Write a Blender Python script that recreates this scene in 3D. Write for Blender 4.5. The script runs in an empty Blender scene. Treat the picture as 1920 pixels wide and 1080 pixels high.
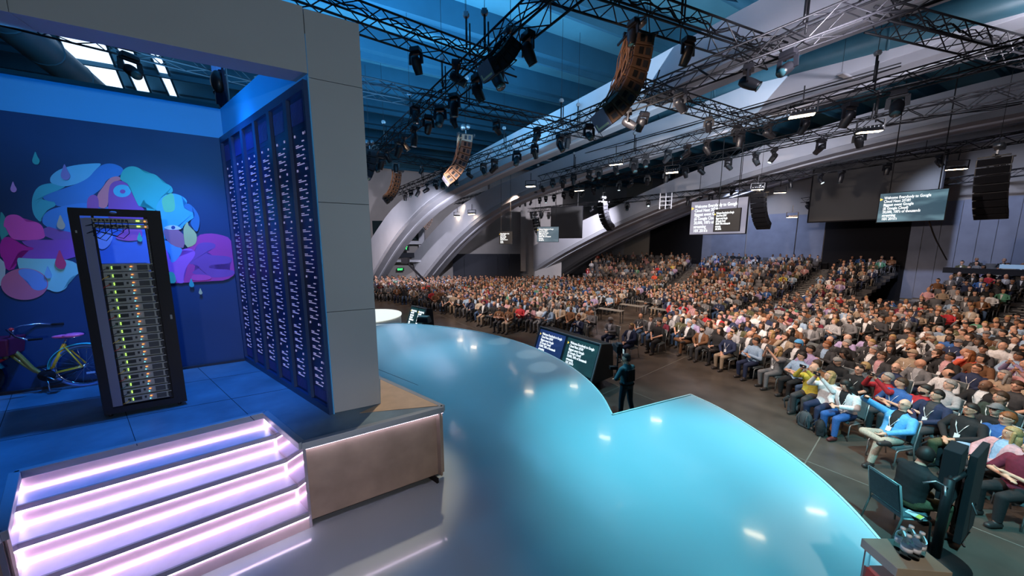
import bpy, bmesh, math, random
import numpy as np
from mathutils import Vector, Matrix, Euler
random.seed(7); RNG = np.random.default_rng(7)
C = bpy.context.scene.collection
S = bpy.context.scene
PI = math.pi
R = math.radians
V = Vector
# ------------------------------------------------------------------ camera, world, lights, exposure
FPX = 600.0; PITCH = R(7.6); CZ = 4.5
cd = bpy.data.cameras.new('camera'); cam = bpy.data.objects.new('camera', cd); C.objects.link(cam)
cd.sensor_width = 36; cd.lens = 36*FPX/1920; cd.clip_start = .05; cd.clip_end = 300
cam.location = (0, 0, CZ); cam.rotation_euler = (PI/2-PITCH, 0, 0)
S.camera = cam
S.view_settings.view_transform = 'Standard'; S.view_settings.look = 'None'
S.view_settings.gamma = 1; S.view_settings.use_curve_mapping = False
S.view_settings.exposure = 0.0
w = bpy.data.worlds.new('hall_air'); S.world = w; w.use_nodes = True
w.node_tree.nodes['Background'].inputs[0].default_value = (.55, .75, 1, 1)
w.node_tree.nodes['Background'].inputs[1].default_value = .05

def ray(px, py):
    u = (px-960)/FPX; v = -(py-540)/FPX
    return V((u, math.cos(PITCH)+v*math.sin(PITCH), -math.sin(PITCH)+v*math.cos(PITCH)))
def on_z(px, py, z):
    d = ray(px, py); t = (z-CZ)/d.z; return V((d.x*t, d.y*t, z))
def at_y(px, py, Y):
    d = ray(px, py); t = Y/d.y; return V((d.x*t, Y, CZ+d.z*t))
def on_plane(px, py, p, n):
    d = ray(px, py); t = (p[0]*n[0]+p[1]*n[1])/(d.x*n[0]+d.y*n[1]); return V((d.x*t, d.y*t, CZ+d.z*t))
def proj(x, y, z):
    z -= CZ
    f = y*math.cos(PITCH)-z*math.sin(PITCH); u = y*math.sin(PITCH)+z*math.cos(PITCH)
    if f < .05: return (-9999, -9999)
    return (960+FPX*x/f, 540-FPX*u/f)

def area(name, loc, target, sx, sy, power, col, spread=None):
    l = bpy.data.lights.new(name, 'AREA'); l.shape = 'RECTANGLE'; l.size = sx; l.size_y = sy
    l.energy = power; l.color = col
    if spread: l.spread = R(spread)
    o = bpy.data.objects.new(name, l); C.objects.link(o); o.location = loc
    o.rotation_euler = (V(target)-V(loc)).to_track_quat('-Z', 'Y').to_euler(); return o
def spot(name, loc, target, ang, power, col, blend=.5, rad=.12):
    l = bpy.data.lights.new(name, 'SPOT'); l.spot_size = R(ang); l.spot_blend = blend
    l.energy = power; l.color = col; l.shadow_soft_size = rad
    o = bpy.data.objects.new(name, l); C.objects.link(o); o.location = loc
    o.rotation_euler = (V(target)-V(loc)).to_track_quat('-Z', 'Y').to_euler(); return o
K_HOUSE = 1.15
WARM = (1, .71, .53); CYAN = (.12, .78, 1); BLUE = (.03, .22, 1)
# house light over the audience: many lamps of the rig
for i, (x, y, tx, ty, pw) in enumerate([(2, 12, 7, 11, 900), (7, 9, 12, 9, 1000), (5, 17, 7, 18, 1100), (12, 13, 15, 13, 1200), (-3, 19, -1, 21, 1000), (-7, 24, -7, 27, 900), (0, 25, 1, 29, 1100), (8, 23, 9, 25, 1200),
        (17, 17, 20, 17, 1300), (14, 25, 16, 27, 1300), (21, 24, 24, 25, 1400), (10, 5, 12, 4, 900), (13, 32, 14, 36, 1300), (-13, 25, -12, 29, 800)]):
    spot('house_lamp', (x, y, 8.4), (tx, ty, 0), 105, pw*K_HOUSE, WARM, .8, .12)
spot('audience_key', (1.0, 6.6, 8.2), (10.5, 9, 1), 70, 2600, (1, .86, .76), .8, .15)
spot('audience_key', (-4.5, 14, 8.3), (2, 22, 1), 75, 4000, (1, .82, .7), .8, .15)
spot('audience_key', (2, 9, 8.4), (18, 22, 1), 75, 5000, (1, .82, .7), .8, .15)
# cyan stage wash
spot('stage_wash', (1.5, 9, 8.5), (2.1, 5.9, 1.15), 34, 2000, CYAN, .8)
spot('stage_wash', (6, 7, 8.5), (3.0, 4.3, 1.15), 36, 2100, CYAN, .8)
spot('stage_wash', (3.5, 1, 8.5), (1.7, 4.6, 1.15), 30, 500, (.35, .85, 1), .9)
spot('stage_wash', (-7.5, 13.5, 8.4), (.1, 8.2, 1.15), 36, 2900, (.20, .70, 1), .8)
spot('stage_wash', (-6, 16, 8.5), (-3.6, 11.6, 1.15), 38, 3200, (.32, .74, 1), .8)
spot('crew_spill', (4.5, 2.0, 8.5), (7.2, 4.8, 0), 56, 4200, (.25, .85, 1), .9)
spot('crew_spill', (3.0, 10, 8.6), (3.4, 8.4, .6), 30, 1300, (.4, .85, 1), .9)
# blue wash in the set alcove
spot('alcove_blue', (-4.4, 4.5, 8.2), (-5.3, 4.9, 2.2), 60, 1250, (.015, .24, 1), .6)
spot('alcove_mural', (-4.2, 4.0, 7.4), (-6.2, 5.3, 4.2), 50, 300, (.40, .52, 1), .9)
spot('alcove_fascia', (-4.6, 3.0, 6.0), (-6.0, 5.6, 6.9), 95, 150, (.03, .42, 1), .8)
spot('alcove_fascia', (-5.2, 4.0, 6.0), (-3.6, 5.0, 6.8), 80, 110, (.03, .42, 1), .8)
spot('header_purple', (-4.2, 4.0, 2.6), (-3.2, 3.5, 6.5), 60, 60, (.25, .25, 1), .9)
spot('portal_fill', (4.2, -4.5, 5.0), (-2.6, 4.0, 5.2), 40, 1150, (.84, .92, 1), .7)  # added lamp out of view, evens the light on the grey pillar
spot('platform_fill', (3.4, -2.4, 2.9), (-1.7, 3.8, 1.5), 22, 420, (1, .82, .72), .8)  # added floating lamp, brightens only the plywood front
spot('platform_end_wash', (-1.6, 8.5, 8.5), (-1.7, 4.7, 2.25), 16, 1100, (1, .80, .58), .6)
spot('array_fill', (-10.5, 21.0, 8.3), (-8.6, 26, 9.4), 34, 420, (1, .66, .42), .8)  # unseen spots added to put warm light on the speaker arrays
spot('array_fill', (.6, 7.0, 8.3), (3.3, 8.6, 9.2), 38, 160, (1, .66, .42), .8)
spot('array_fill', (-4.5, 13.0, 8.3), (-2.4, 16.6, 9.4), 30, 240, (1, .66, .42), .8)
spot('lectern_fill', (1.2, -1.2, 6.0), (3.35, 2.4, 1.9), 16, 520, (1, .86, .72), .8)  # added spot without a fixture, brightens the lectern top
area('alcove_ceiling_fill', (-6.5, 8.5, 9.9), (-6.8, 9.5, 14), 7, 7, 1100, (.12, .48, 1))  # unseen light panel added to brighten the ceiling above the alcove
spot('stair_fill', (1.5, -3.8, 3.3), (-3.2, 3.0, 1.6), 34, 300, (.84, .74, 1), .8)  # added front lamp, lifts the dark stair nosings
for px, py in ((992, 664), (1018, 688), (936, 640), (868, 623)):
    q = on_z(px, py, 1.15); spot('gobo_beam', (q.x+2.2, q.y+3.2, 8.6), q, 5.5, 520, (.85, .95, 1), .25, .03)
spot('arch_fill', (6.5, 6.5, 8.5), (8.5, 13, 12.2), 115, 900, (.90, .86, 1), .9, .3)  # unseen spots added to brighten the arch faces from below
spot('arch_fill', (13.5, 8, 8.5), (15, 14, 12.0), 120, 800, (.90, .88, 1), .9, .3)
spot('arch_fill', (15, 17, 8.4), (18, 24, 11.5), 110, 900, (.90, .88, 1), .9, .3)
# light thrown up on the teal ceiling and on the arches
area('ceiling_uplight', (-3, 13, 10.4), (-3, 14, 14), 9, 9, 850, (.22, .60, 1))
area('ceiling_uplight', (8, 14, 10.4), (7, 19, 14), 12, 9, 380, (.55, .78, 1))
spot('arch_wash', (-15, 20, 6.5), (-14, 34, 5), 80, 3800, (.92, .88, 1), .9, .3)  # lamp added in mid-air to brighten the leftmost arch leg
spot('arch_wash', (-4, 20, 6.8), (-8.5, 33, 4.5), 66, 5600, (.85, .85, 1), .8)
spot('arch_wash', (9, 25, 8.4), (3, 41, 4), 66, 7000, (.9, .88, 1), .8)
spot('arch_warm_spot', (-4.4, 29.5, 8.6), (-5.2, 32.6, 6.0), 40, 260, (1, .8, .5), .9)
spot('back_wall_wash', (20, 30, 9.3), (26, 35, 4), 95, 1900, (.62, .72, 1), .8)
spot('back_wall_wash', (25, 20, 9.3), (34, 22, 4), 95, 1900, (.62, .72, 1), .8)

# ------------------------------------------------------------------ materials
_m = {}
def mat(name, col, rough=.6, metal=0., emit=0., ecol=None, noise=0., nscale=8., bump=0., bscale=40., spec=None, coat=0., trans=0., ior=None):
    if name in _m: return _m[name]
    m = bpy.data.materials.new(name); m.use_nodes = True; nt = m.node_tree; b = nt.nodes['Principled BSDF']
    c4 = (*col, 1)
    b.inputs['Base Color'].default_value = c4; b.inputs['Roughness'].default_value = rough; b.inputs['Metallic'].default_value = metal
    if emit: b.inputs['Emission Color'].default_value = (*(ecol or col), 1); b.inputs['Emission Strength'].default_value = emit
    if spec is not None: b.inputs['Specular IOR Level'].default_value = spec
    if coat: b.inputs['Coat Weight'].default_value = coat; b.inputs['Coat Roughness'].default_value = .06
    if trans: b.inputs['Transmission Weight'].default_value = trans
    if ior: b.inputs['IOR'].default_value = ior
    tc = nt.nodes.new('ShaderNodeTexCoord')
    if noise:
        n = nt.nodes.new('ShaderNodeTexNoise'); n.inputs['Scale'].default_value = nscale; n.inputs['Detail'].default_value = 5
        nt.links.new(tc.outputs['Object'], n.inputs['Vector'])
        r = nt.nodes.new('ShaderNodeMapRange'); r.inputs['From Min'].default_value = .3; r.inputs['From Max'].default_value = .7
        r.inputs['To Min'].default_value = 1-noise; r.inputs['To Max'].default_value = 1+noise
        nt.links.new(n.outputs[0], r.inputs[0])
        x = nt.nodes.new('ShaderNodeVectorMath'); x.operation = 'SCALE'; x.inputs[0].default_value = col
        nt.links.new(r.outputs[0], x.inputs['Scale']); nt.links.new(x.outputs[0], b.inputs['Base Color'])
    if bump:
        n = nt.nodes.new('ShaderNodeTexNoise'); n.inputs['Scale'].default_value = bscale; n.inputs['Detail'].default_value = 4
        nt.links.new(tc.outputs['Object'], n.inputs['Vector'])
        bp = nt.nodes.new('ShaderNodeBump'); bp.inputs['Strength'].default_value = bump; bp.inputs['Distance'].default_value = .01
        nt.links.new(n.outputs[0], bp.inputs['Height']); nt.links.new(bp.outputs[0], b.inputs['Normal'])
    _m[name] = m; return m
def objmat(name, rough=.7, noise=.12, nscale=30., sss=0., attr=None):
    """colour comes from the object's own colour (or a colour attribute), slightly mottled"""
    if name in _m: return _m[name]
    m = bpy.data.materials.new(name); m.use_nodes = True; nt = m.node_tree; b = nt.nodes['Principled BSDF']
    if attr: o = nt.nodes.new('ShaderNodeAttribute'); o.attribute_name = attr; out = o.outputs['Color']
    else: o = nt.nodes.new('ShaderNodeObjectInfo'); out = o.outputs['Color']
    tc = nt.nodes.new('ShaderNodeTexCoord'); n = nt.nodes.new('ShaderNodeTexNoise'); n.inputs['Scale'].default_value = nscale
    nt.links.new(tc.outputs['Object'], n.inputs['Vector'])
    r = nt.nodes.new('ShaderNodeMapRange'); r.inputs['From Min'].default_value = .3; r.inputs['From Max'].default_value = .7
    r.inputs['To Min'].default_value = 1-noise; r.inputs['To Max'].default_value = 1+noise
    nt.links.new(n.outputs[0], r.inputs[0])
    x = nt.nodes.new('ShaderNodeVectorMath'); x.operation = 'SCALE'
    nt.links.new(out, x.inputs[0]); nt.links.new(r.outputs[0], x.inputs['Scale']); nt.links.new(x.outputs[0], b.inputs['Base Color'])
    b.inputs['Roughness'].default_value = rough
    _m[name] = m; return m

# ------------------------------------------------------------------ mesh helpers
class MB:
    def __init__(s): s.v = []; s.f = []; s.m = []; s.sm = []
    def add(s, vs, fs, mi=0, smooth=False):
        o = len(s.v); s.v += [tuple(v) for v in vs]; s.f += [tuple(i+o for i in f) for f in fs]
        s.m += [mi]*len(fs); s.sm += [smooth]*len(fs); return s
    def box(s, c, d, M=None, mi=0, taper=1.0):
        x, y, z = d[0]/2, d[1]/2, d[2]/2
        vs = []
        for sz, k in ((-1, 1), (1, taper)):
            for sx, sy in ((-1, -1), (1, -1), (1, 1), (-1, 1)):
                p = V((sx*x*k, sy*y*k, sz*z))
                if M is not None: p = M @ p
                vs.append(p+V(c))
        return s.add(vs, [(3, 2, 1, 0), (4, 5, 6, 7), (0, 1, 5, 4), (1, 2, 6, 5), (2, 3, 7, 6), (3, 0, 4, 7)], mi)
    def bar(s, a, b, w_, h, mi=0, up=(0, 0, 1)):
        a = V(a); b = V(b); d = (b-a).normalized(); u = V(up)
        if abs(d.dot(u)) > .98: u = V((1, 0, 0))
        x = d.cross(u).normalized(); y = x.cross(d)
        vs = [p+x*sx*w_/2+y*sy*h/2 for p in (a, b) for sx, sy in ((-1, -1), (1, -1), (1, 1), (-1, 1))]
        return s.add(vs, [(3, 2, 1, 0), (4, 5, 6, 7), (0, 1, 5, 4), (1, 2, 6, 5), (2, 3, 7, 6), (3, 0, 4, 7)], mi)
    def tube(s, pts, r, n=6, mi=0, closed=False, cap=True):
        pts = [V(p) for p in pts]; k = len(pts); rs = r if isinstance(r, (list, tuple)) else [r]*k
        rings = []; prev = None
        for i, p in enumerate(pts):
            if closed: d = pts[(i+1) % k]-pts[i-1]
            else: d = pts[min(i+1, k-1)]-pts[max(i-1, 0)]
            if d.length < 1e-9: d = V((0, 0, 1))
            d.normalize()
            if prev is None: u = V((0, 0, 1)) if abs(d.z) < .9 else V((1, 0, 0))
            else: u = prev
            x = d.cross(u)
            if x.length < 1e-6: x = d.cross(V((1, 0, 0)))
            x.normalize(); y = x.cross(d).normalized(); prev = y
            rings.append([p+(x*math.cos(2*PI*j/n)+y*math.sin(2*PI*j/n))*rs[i] for j in range(n)])
        vs = [q for rg in rings for q in rg]; fs = []
        kk = k if closed else k-1
        for i in range(kk):
            a = i*n; b = ((i+1) % k)*n
            for j in range(n): fs.append((a+j, a+(j+1) % n, b+(j+1) % n, b+j))
        if cap and not closed: fs.append(tuple(range(n-1, -1, -1))); fs.append(tuple((k-1)*n+j for j in range(n)))
        return s.add(vs, fs, mi, n > 5)
    def cyl(s, a, b, r0, r1=None, n=12, mi=0): return s.tube([a, b], [r0, r0 if r1 is None else r1], n, mi)
    def ell(s, c, r, M=None, n=12, m=8, mi=0):
        vs = []; fs = []
        for i in range(m+1):
            t = PI*i/m
            for j in range(n):
                p = V((r[0]*math.sin(t)*math.cos(2*PI*j/n), r[1]*math.sin(t)*math.sin(2*PI*j/n), r[2]*math.cos(t)))
                if M is not None: p = M @ p
                vs.append(p+V(c))
        for i in range(m):
            for j in range(n): fs.append((i*n+j, (i+1)*n+j, (i+1)*n+(j+1) % n, i*n+(j+1) % n))
        return s.add(vs, fs, mi, True)
    def quad(s, a, b, c, d, mi=0): return s.add([a, b, c, d], [(0, 1, 2, 3)], mi)
    def slab(s, quad, off, mi=0):
        """polygon (list of points) thickened by the vector off"""
        q = [V(p) for p in quad]; k = len(q); o = V(off)
        vs = q+[p+o for p in q]
        fs = [tuple(range(k-1, -1, -1)), tuple(range(k, 2*k))]+[(i, (i+1) % k, k+(i+1) % k, k+i) for i in range(k)]
        return s.add(vs, fs, mi)
    def build(s, name, mats, parent=None, fixn=True, bevel=0):
        me = bpy.data.meshes.new(name); me.from_pydata(s.v, [], s.f)
        for m in (mats if isinstance(mats, (list, tuple)) else [mats]): me.materials.append(m)
        me.polygons.foreach_set('material_index', s.m); me.polygons.foreach_set('use_smooth', s.sm)
        if fixn:
            bm = bmesh.new(); bm.from_mesh(me); bmesh.ops.remove_doubles(bm, verts=bm.verts, dist=1e-6)
            bmesh.ops.recalc_face_normals(bm, faces=bm.faces); bm.to_mesh(me); bm.free()
        me.update()
        o = bpy.data.objects.new(name, me); C.objects.link(o)
        if parent is not None: o.parent = parent
        if bevel:
            b = o.modifiers.new('bevel', 'BEVEL'); b.width = bevel; b.segments = 2; b.limit_method = 'ANGLE'
        return o
def tag(o, label=None, cat=None, group=None, kind=None):
    if label: o['label'] = label
    if cat: o['category'] = cat
    if group: o['group'] = group
    if kind: o['kind'] = kind
    return o
def empty(name, loc=(0, 0, 0), rz=0, label=None, cat=None, group=None):
    o = bpy.data.objects.new(name, None); o.empty_display_size = .1; C.objects.link(o)
    o.location = loc; o.rotation_euler = (0, 0, rz); return tag(o, label, cat, group)
def copy_tree(o, loc=None, rot=None, label=None, group=None, parent=None):
    c = o.copy(); C.objects.link(c); c.parent = parent
    if loc is not None: c.location = loc
    if rot is not None: c.rotation_euler = rot
    if label: c['label'] = label
    if group: c['group'] = group
    for ch in list(o.children): copy_tree(ch, parent=c)
    return c
def Mat3(x, y, z): return Matrix((x, y, z)).transposed()
def rz(a): return Matrix.Rotation(a, 3, 'Z')
def text_mesh(lines, size, name, m, parent=None, depth=.002, spacing=1.05, shear=0):
    cu = bpy.data.curves.new(name, 'FONT'); cu.body = '\n'.join(lines); cu.size = size; cu.extrude = depth
    cu.space_line = spacing; cu.offset = size*.018; cu.resolution_u = 2
    cu.align_y = 'TOP'
    t = bpy.data.objects.new(name, cu); C.objects.link(t)
    dg = bpy.context.evaluated_depsgraph_get(); dg.update()
    me = bpy.data.meshes.new_from_object(t.evaluated_get(dg)); me.materials.clear(); me.materials.append(m)
    me.name = name
    bpy.data.objects.remove(t); bpy.data.curves.remove(cu)
    o = bpy.data.objects.new(name, me); C.objects.link(o)
    if parent is not None: o.parent = parent
    return o
# ------------------------------------------------------------------ hall shell
PZ = 2.25; SZ = 1.15
M_floor = mat('polished_concrete', (.075, .062, .052), .28, noise=.35, nscale=1.3, bump=.15, bscale=3)
HALL = (-42, -14, 48, 62)
fl = MB(); 
GX, GY = 3.2, 3.2
ang = R(-37.5)
fl.box((5, 22, -.1), (110, 90, .2))
flo = fl.build('floor', M_floor); flo['kind'] = 'structure'
# saw-cut joints in the concrete near the stage
jt = MB()
M_joint = mat('floor_joint', (.16, .15, .13), .5)
ax = V((math.sin(ang), math.cos(ang), 0)); bx_ = V((math.cos(ang), -math.sin(ang), 0))
for k in range(-3, 7):
    a = V((6.2, 6.2, .001))+bx_*k*4.5
    jt.bar(a-ax*30, a+ax*40, .022, .004)
for k in range(-4, 9):
    a = V((6.2, 6.2, .001))+ax*k*4.5
    jt.bar(a-bx_*30, a+bx_*30, .022, .004)
jo = jt.build('floor_joint', M_joint, flo); jo['kind'] = 'stuff'

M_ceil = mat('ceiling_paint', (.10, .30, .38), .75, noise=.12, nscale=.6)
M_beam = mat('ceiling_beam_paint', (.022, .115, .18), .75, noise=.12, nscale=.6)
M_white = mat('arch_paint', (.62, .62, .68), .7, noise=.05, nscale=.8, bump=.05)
M_under = mat('arch_soffit_grey', (.40, .40, .44), .75, noise=.06, nscale=.8)  # greyer, darker tone on the arch undersides
M_duct = mat('duct_paint', (.045, .14, .19), .45, noise=.1, nscale=2)
M_tan = mat('tan_wall', (.40, .37, .36), .8, noise=.06, nscale=.7)
M_fabric = mat('blue_grey_wall_panel', (.26, .29, .40), .85, noise=.10, nscale=1.1)
M_dark = mat('dark_partition', (.030, .033, .045), .9)
M_black = mat('black_curtain', (.008, .008, .012), .95)
cl = MB(); cl.box((5, 24, 14.2), (110, 90, .4)); co = cl.build('ceiling', M_ceil); co['kind'] = 'structure'
# deep ceiling beams running across the hall
acr = R(64); ac = V((math.sin(acr), math.cos(acr), 0)); an = V((-math.cos(acr), math.sin(acr), 0))
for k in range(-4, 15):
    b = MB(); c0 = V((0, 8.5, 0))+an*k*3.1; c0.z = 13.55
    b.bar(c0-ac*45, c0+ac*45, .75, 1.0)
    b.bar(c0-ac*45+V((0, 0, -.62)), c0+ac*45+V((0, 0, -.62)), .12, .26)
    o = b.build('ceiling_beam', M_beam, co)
# walls
def wall(name, a, b, h, m, t=.3, z0=0):
    mb = MB(); a = V((*a, z0+(h-z0)/2)); b = V((*b, z0+(h-z0)/2)); mb.bar(a, b, t, h-z0)
    o = mb.build(name, m); o['kind'] = 'structure'; return o
FW = 38.0
w_far = wall('wall_far', (-42, FW), (6, FW+1), 14, M_tan)
w_far2 = wall('wall_back', (5, 52), (24, 46), 14, M_tan)
W_A = V((17.5, 47.5, 0)); W_B = V((37.5, 18, 0)); wd = (W_B-W_A).normalized(); wn = V((wd.y, -wd.x, 0))
if wn.dot(V((-5, 6, 0))-W_A) < 0: wn = -wn
w_r = wall('wall_right', (W_A.x, W_A.y), (W_B.x+wd.x*14, W_B.y+wd.y*14), 14, M_tan)
w_l = wall('wall_left', (-42, -14), (-42, FW), 14, M_tan)
w_n = wall('wall_near', (-42, -14), (46, -14), 14, M_tan)
w_n2 = wall('wall_near_right', (46, -14), (46, 6), 14, M_tan)
# fabric panels hung along the right wall, each its own piece
def wall_pt(px, py=470):
    return on_plane(px, py, (W_A.x, W_A.y), (wn.x, wn.y))
def wall_panel(x0, x1, ytop, ybot, m, name='wall_panel', off=.2, parent=w_r):
    a = wall_pt(x0); b = wall_pt(x1)
    zt = wall_pt((x0+x1)/2, ytop).z; zb = max(0, wall_pt((x0+x1)/2, ybot).z)
    mb = MB(); o_ = wn*off
    mb.slab([V((a.x, a.y, zb))+o_, V((b.x, b.y, zb))+o_, V((b.x, b.y, zt))+o_, V((a.x, a.y, zt))+o_], wn*.08)
    return mb.build(name, m, parent)
edges = [1318, 1400, 1492, 1545]
for i in range(3): wall_panel(edges[i], edges[i+1]-2, 402, 560, M_fabric)
edges = [1702, 1726, 1758, 1792, 1828, 1862, 1900, 1945, 1995, 2060]
for i in range(9): wall_panel(edges[i], edges[i+1]-1, 384-(i*3.0), 560, M_fabric)
wall_panel(1220, 1318, 404, 560, M_black, 'curtain', .25)
wall_panel(1545, 1702, 405, 560, M_black, 'curtain', .3)
for i in range(2): wall_panel(1566+i*34, 1599+i*34, 505, 560, mat('cream_door', (.55, .50, .42), .7), 'door_leaf', .55)
wall_panel(1110, 1218, 300, 560, mat('warm_wall', (.50, .44, .37), .8), 'wall_panel', .2)
# far wall: dark folding partitions, glazing strip, balcony edge, pilasters
def far_box(x0, x1, y0, y1, m, name, off, th=.1, parent=w_far, Y=FW):
    a = at_y(x0, y1, Y-off); b = at_y(x1, y0, Y-off)
    mb = MB(); mb.box(((a.x+b.x)/2, Y-off, (max(0, a.z)+b.z)/2), (b.x-a.x, th, b.z-max(0, a.z)))
    return mb.build(name, m, parent)
for i in range(6): far_box(850+i*21, 870.4+i*21, 476, 530, M_dark, 'partition_panel', .45, .12)
M_glass = mat('dark_glazing', (.02, .035, .04), .15)
for i in range(5): far_box(700+i*19, 717+i*19, 414, 450, M_glass, 'glass_pane', .3, .06)
far_box(690, 800, 474, 483, M_dark, 'balcony_slot', .3, .1)
far_box(690, 795, 487, 491, M_white, 'balcony_edge', 1.0, .9)
far_box(690, 795, 452, 458, M_white, 'balcony_edge', 1.0, .5)
far_box(788, 794, 380, 498, M_white, 'pilaster', .5, .5)
far_box(976, 986, 395, 508, M_tan, 'pilaster', .5, .6)
M_green = mat('exit_green', (.05, .5, .1), .5, emit=4, ecol=(.05, 1, .15))
for n, (px, py, wd_, lab) in enumerate([(757, 465, .75, 'green lit exit sign above the balcony slot'), (751, 505, .5, 'small green lit exit sign low on the far wall')]):
    p = at_y(px, py, FW-1.6 if n == 0 else FW-.4)
    e = empty('exit_sign', p, 0, lab, 'sign')
    b = MB(); b.box((0, 0, 0), (wd_*1.6, .15, wd_*.8)); b.build('housing', M_dark, e, bevel=.02)
    t = text_mesh(['EXIT'], wd_*.6, 'lettering', M_green, e); t.rotation_euler = (PI/2, 0, 0); t.location = (-wd_*.65, -.08, wd_*.28)
# concrete arches
ATAB = [(-4, -1.6, 3.8), (0, 1.2, 3.2), (4.2, 4.0, 2.7), (7.2, 5.7, 2.4), (11, 7.4, 1.7), (14.5, 8.4, 1.25), (21, 9.4, 1.1), (28, 10.2, 1.05), (34, 11, 1.05), (44, 11.5, 1.05)]
def arch(base, d, L, H, w_, hgt, label, t1=1.25, z0=-.3, tab=False):
    d = V((*d, 0)).normalized(); n = V((-d.y, d.x, 0))
    if n.y > 0: n = -n            # n points to the camera side
    face = MB(); soff = MB(); rib = MB(); N = 30
    P = []
    for i in range(N+1):
        t = L*t1*i/N; z = z0+(H-z0)*(1-(1-t/L)**2); dz = 2*(H-z0)*(1-t/L)/L
        if tab:
            t = -1.2+43*i/N; zz = lambda q: sum(float(np.interp(q+o, [a[0] for a in ATAB], [a[1] for a in ATAB])) for o in (-1.6, -.8, 0, .8, 1.6))/5
            z = zz(t); dz = (zz(t+.4)-zz(t-.4))/.8
        tg = (d+V((0, 0, dz))).normalized(); up = tg.cross(n).normalized()
        if up.z < 0: up = -up
        hh = hgt*(1+.9*max(0, 1-i/9)) if not tab else float(np.interp(t, [a[0] for a in ATAB], [a[2] for a in ATAB]))
        P.append((V((base[0], base[1], 0))+d*t+V((0, 0, z)), up, hh))
    def strip(mb, f):
        prof = [f(*q) for q in P]; k = len(prof[0])
        vs = [v for pr in prof for v in pr]; fs = []
        for i in range(N):
            for j in range(k): fs.append((i*k+j, i*k+(j+1) % k, (i+1)*k+(j+1) % k, (i+1)*k+j))
        fs.append(tuple(range(k))); fs.append(tuple(N*k+j for j in range(k)))
        mb.add(vs, fs)
    strip(face, lambda p, u, h: [p-n*w_/2, p+n*w_/2, p+n*w_/2+u*h, p-n*w_/2+u*h])
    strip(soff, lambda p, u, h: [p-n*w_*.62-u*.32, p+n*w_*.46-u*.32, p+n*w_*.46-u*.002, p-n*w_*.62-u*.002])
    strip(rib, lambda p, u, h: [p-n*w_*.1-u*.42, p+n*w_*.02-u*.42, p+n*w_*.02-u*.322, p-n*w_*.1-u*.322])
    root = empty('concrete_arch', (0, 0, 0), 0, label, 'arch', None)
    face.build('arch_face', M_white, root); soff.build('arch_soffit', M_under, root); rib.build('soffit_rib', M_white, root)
    return root
ad = (22.0, -23.0)
arch((-15.0, 35.6), ad, 32, 12.6, 1.5, 1.6, 'pale concrete arch rising just right of the grey set pillar, nearest to it', tab=True)
arch((-9.4, 36.6), ad, 34, 12.0, 1.5, 1.5, 'pale concrete arch with warm spot of light, second right of the set pillar', tab=True)
arch((1.0, 42), (.69, -.72), 38, 11.2, 2.2, 1.5, 'pale concrete arch rising at the end of the dark partition wall')
arch((6.5, 47.5), (.69, -.72), 38, 11.8, 2.4, 1.5, 'farthest pale concrete arch, rising behind the left bleachers')
# round duct under the ceiling between the arches
dk = MB(); dz = 11.7
da = on_z(1180, 225, dz); db = on_z(1590, 95, dz); dd = (db-da).normalized()
NN = 26
dk.tube([da-dd*6+dd*i*(db-da+dd*14).length/NN for i in range(NN+1)], .55, 18)
duct = dk.build('air_duct', M_duct); tag(duct, 'long round teal air duct under the ceiling behind the near lighting truss', 'duct')
for i in range(0, NN, 3):
    b = MB(); p = da-dd*6+dd*i*(db-da+dd*14).length/NN; b.cyl(p, p+dd*.06, .575, n=18); b.build('seam_band', M_duct, duct)
dk = MB(); da = on_z(-60, -20, 11.0); db = on_z(150, 150, 11.0); dd = (db-da).normalized()
dk.tube([da-dd*3+dd*i for i in range(12)], .5, 18); d2 = dk.build('air_duct', M_duct); tag(d2, 'round air duct seen through the open top of the blue alcove', 'duct')
for i in range(0, 12, 2):
    b = MB(); p = da-dd*3+dd*i; b.cyl(p, p+dd*.06, .525, n=18); b.build('seam_band', M_duct, d2)
# pale skylight bays seen above the alcove
M_sky = mat('skylight_glass', (.6, .75, .95), .4, emit=1.7, ecol=(.60, .76, 1))
for i, (x0, x1) in enumerate([(78, 175), (178, 222), (235, 270)]):
    z = 13.0
    a = on_z(x0-20, -40, z); b = on_z(x1-24, -40, z); c = on_z(x1+70, 195, z); d = on_z(x0+90, 195, z)
    mb = MB(); mb.slab([a, b, c, d], (0, 0, .05)); o = mb.build('window_%d' % (i+1), M_sky); o['kind'] = 'structure'
    mb = MB()
    for p, q in ((a, d), (b, c)): mb.bar(p+V((0, 0, -.05)), q+V((0, 0, -.05)), .07, .12)
    mb.build('frame_bar', M_beam, o)
for i, (px, py, s_) in enumerate([(1048, 104, .9), (914, 190, .8)]):
    p = on_z(px, py, 13.9); e = empty('ceiling_vent', p, R(-20), ['white ceiling vent above the near truss speaker cluster', 'smaller white ceiling vent above the second brown speaker array'][i], 'vent')
    b = MB(); b.box((0, 0, 0), (s_*1.7, s_*.9, .08)); b.build('vent_panel', M_white, e)
    b = MB(); b.cyl((-.1, .1, -.04), (-.1, .1, -.16), .33, .2, 20); b.build('diffuser', M_white, e)

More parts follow.
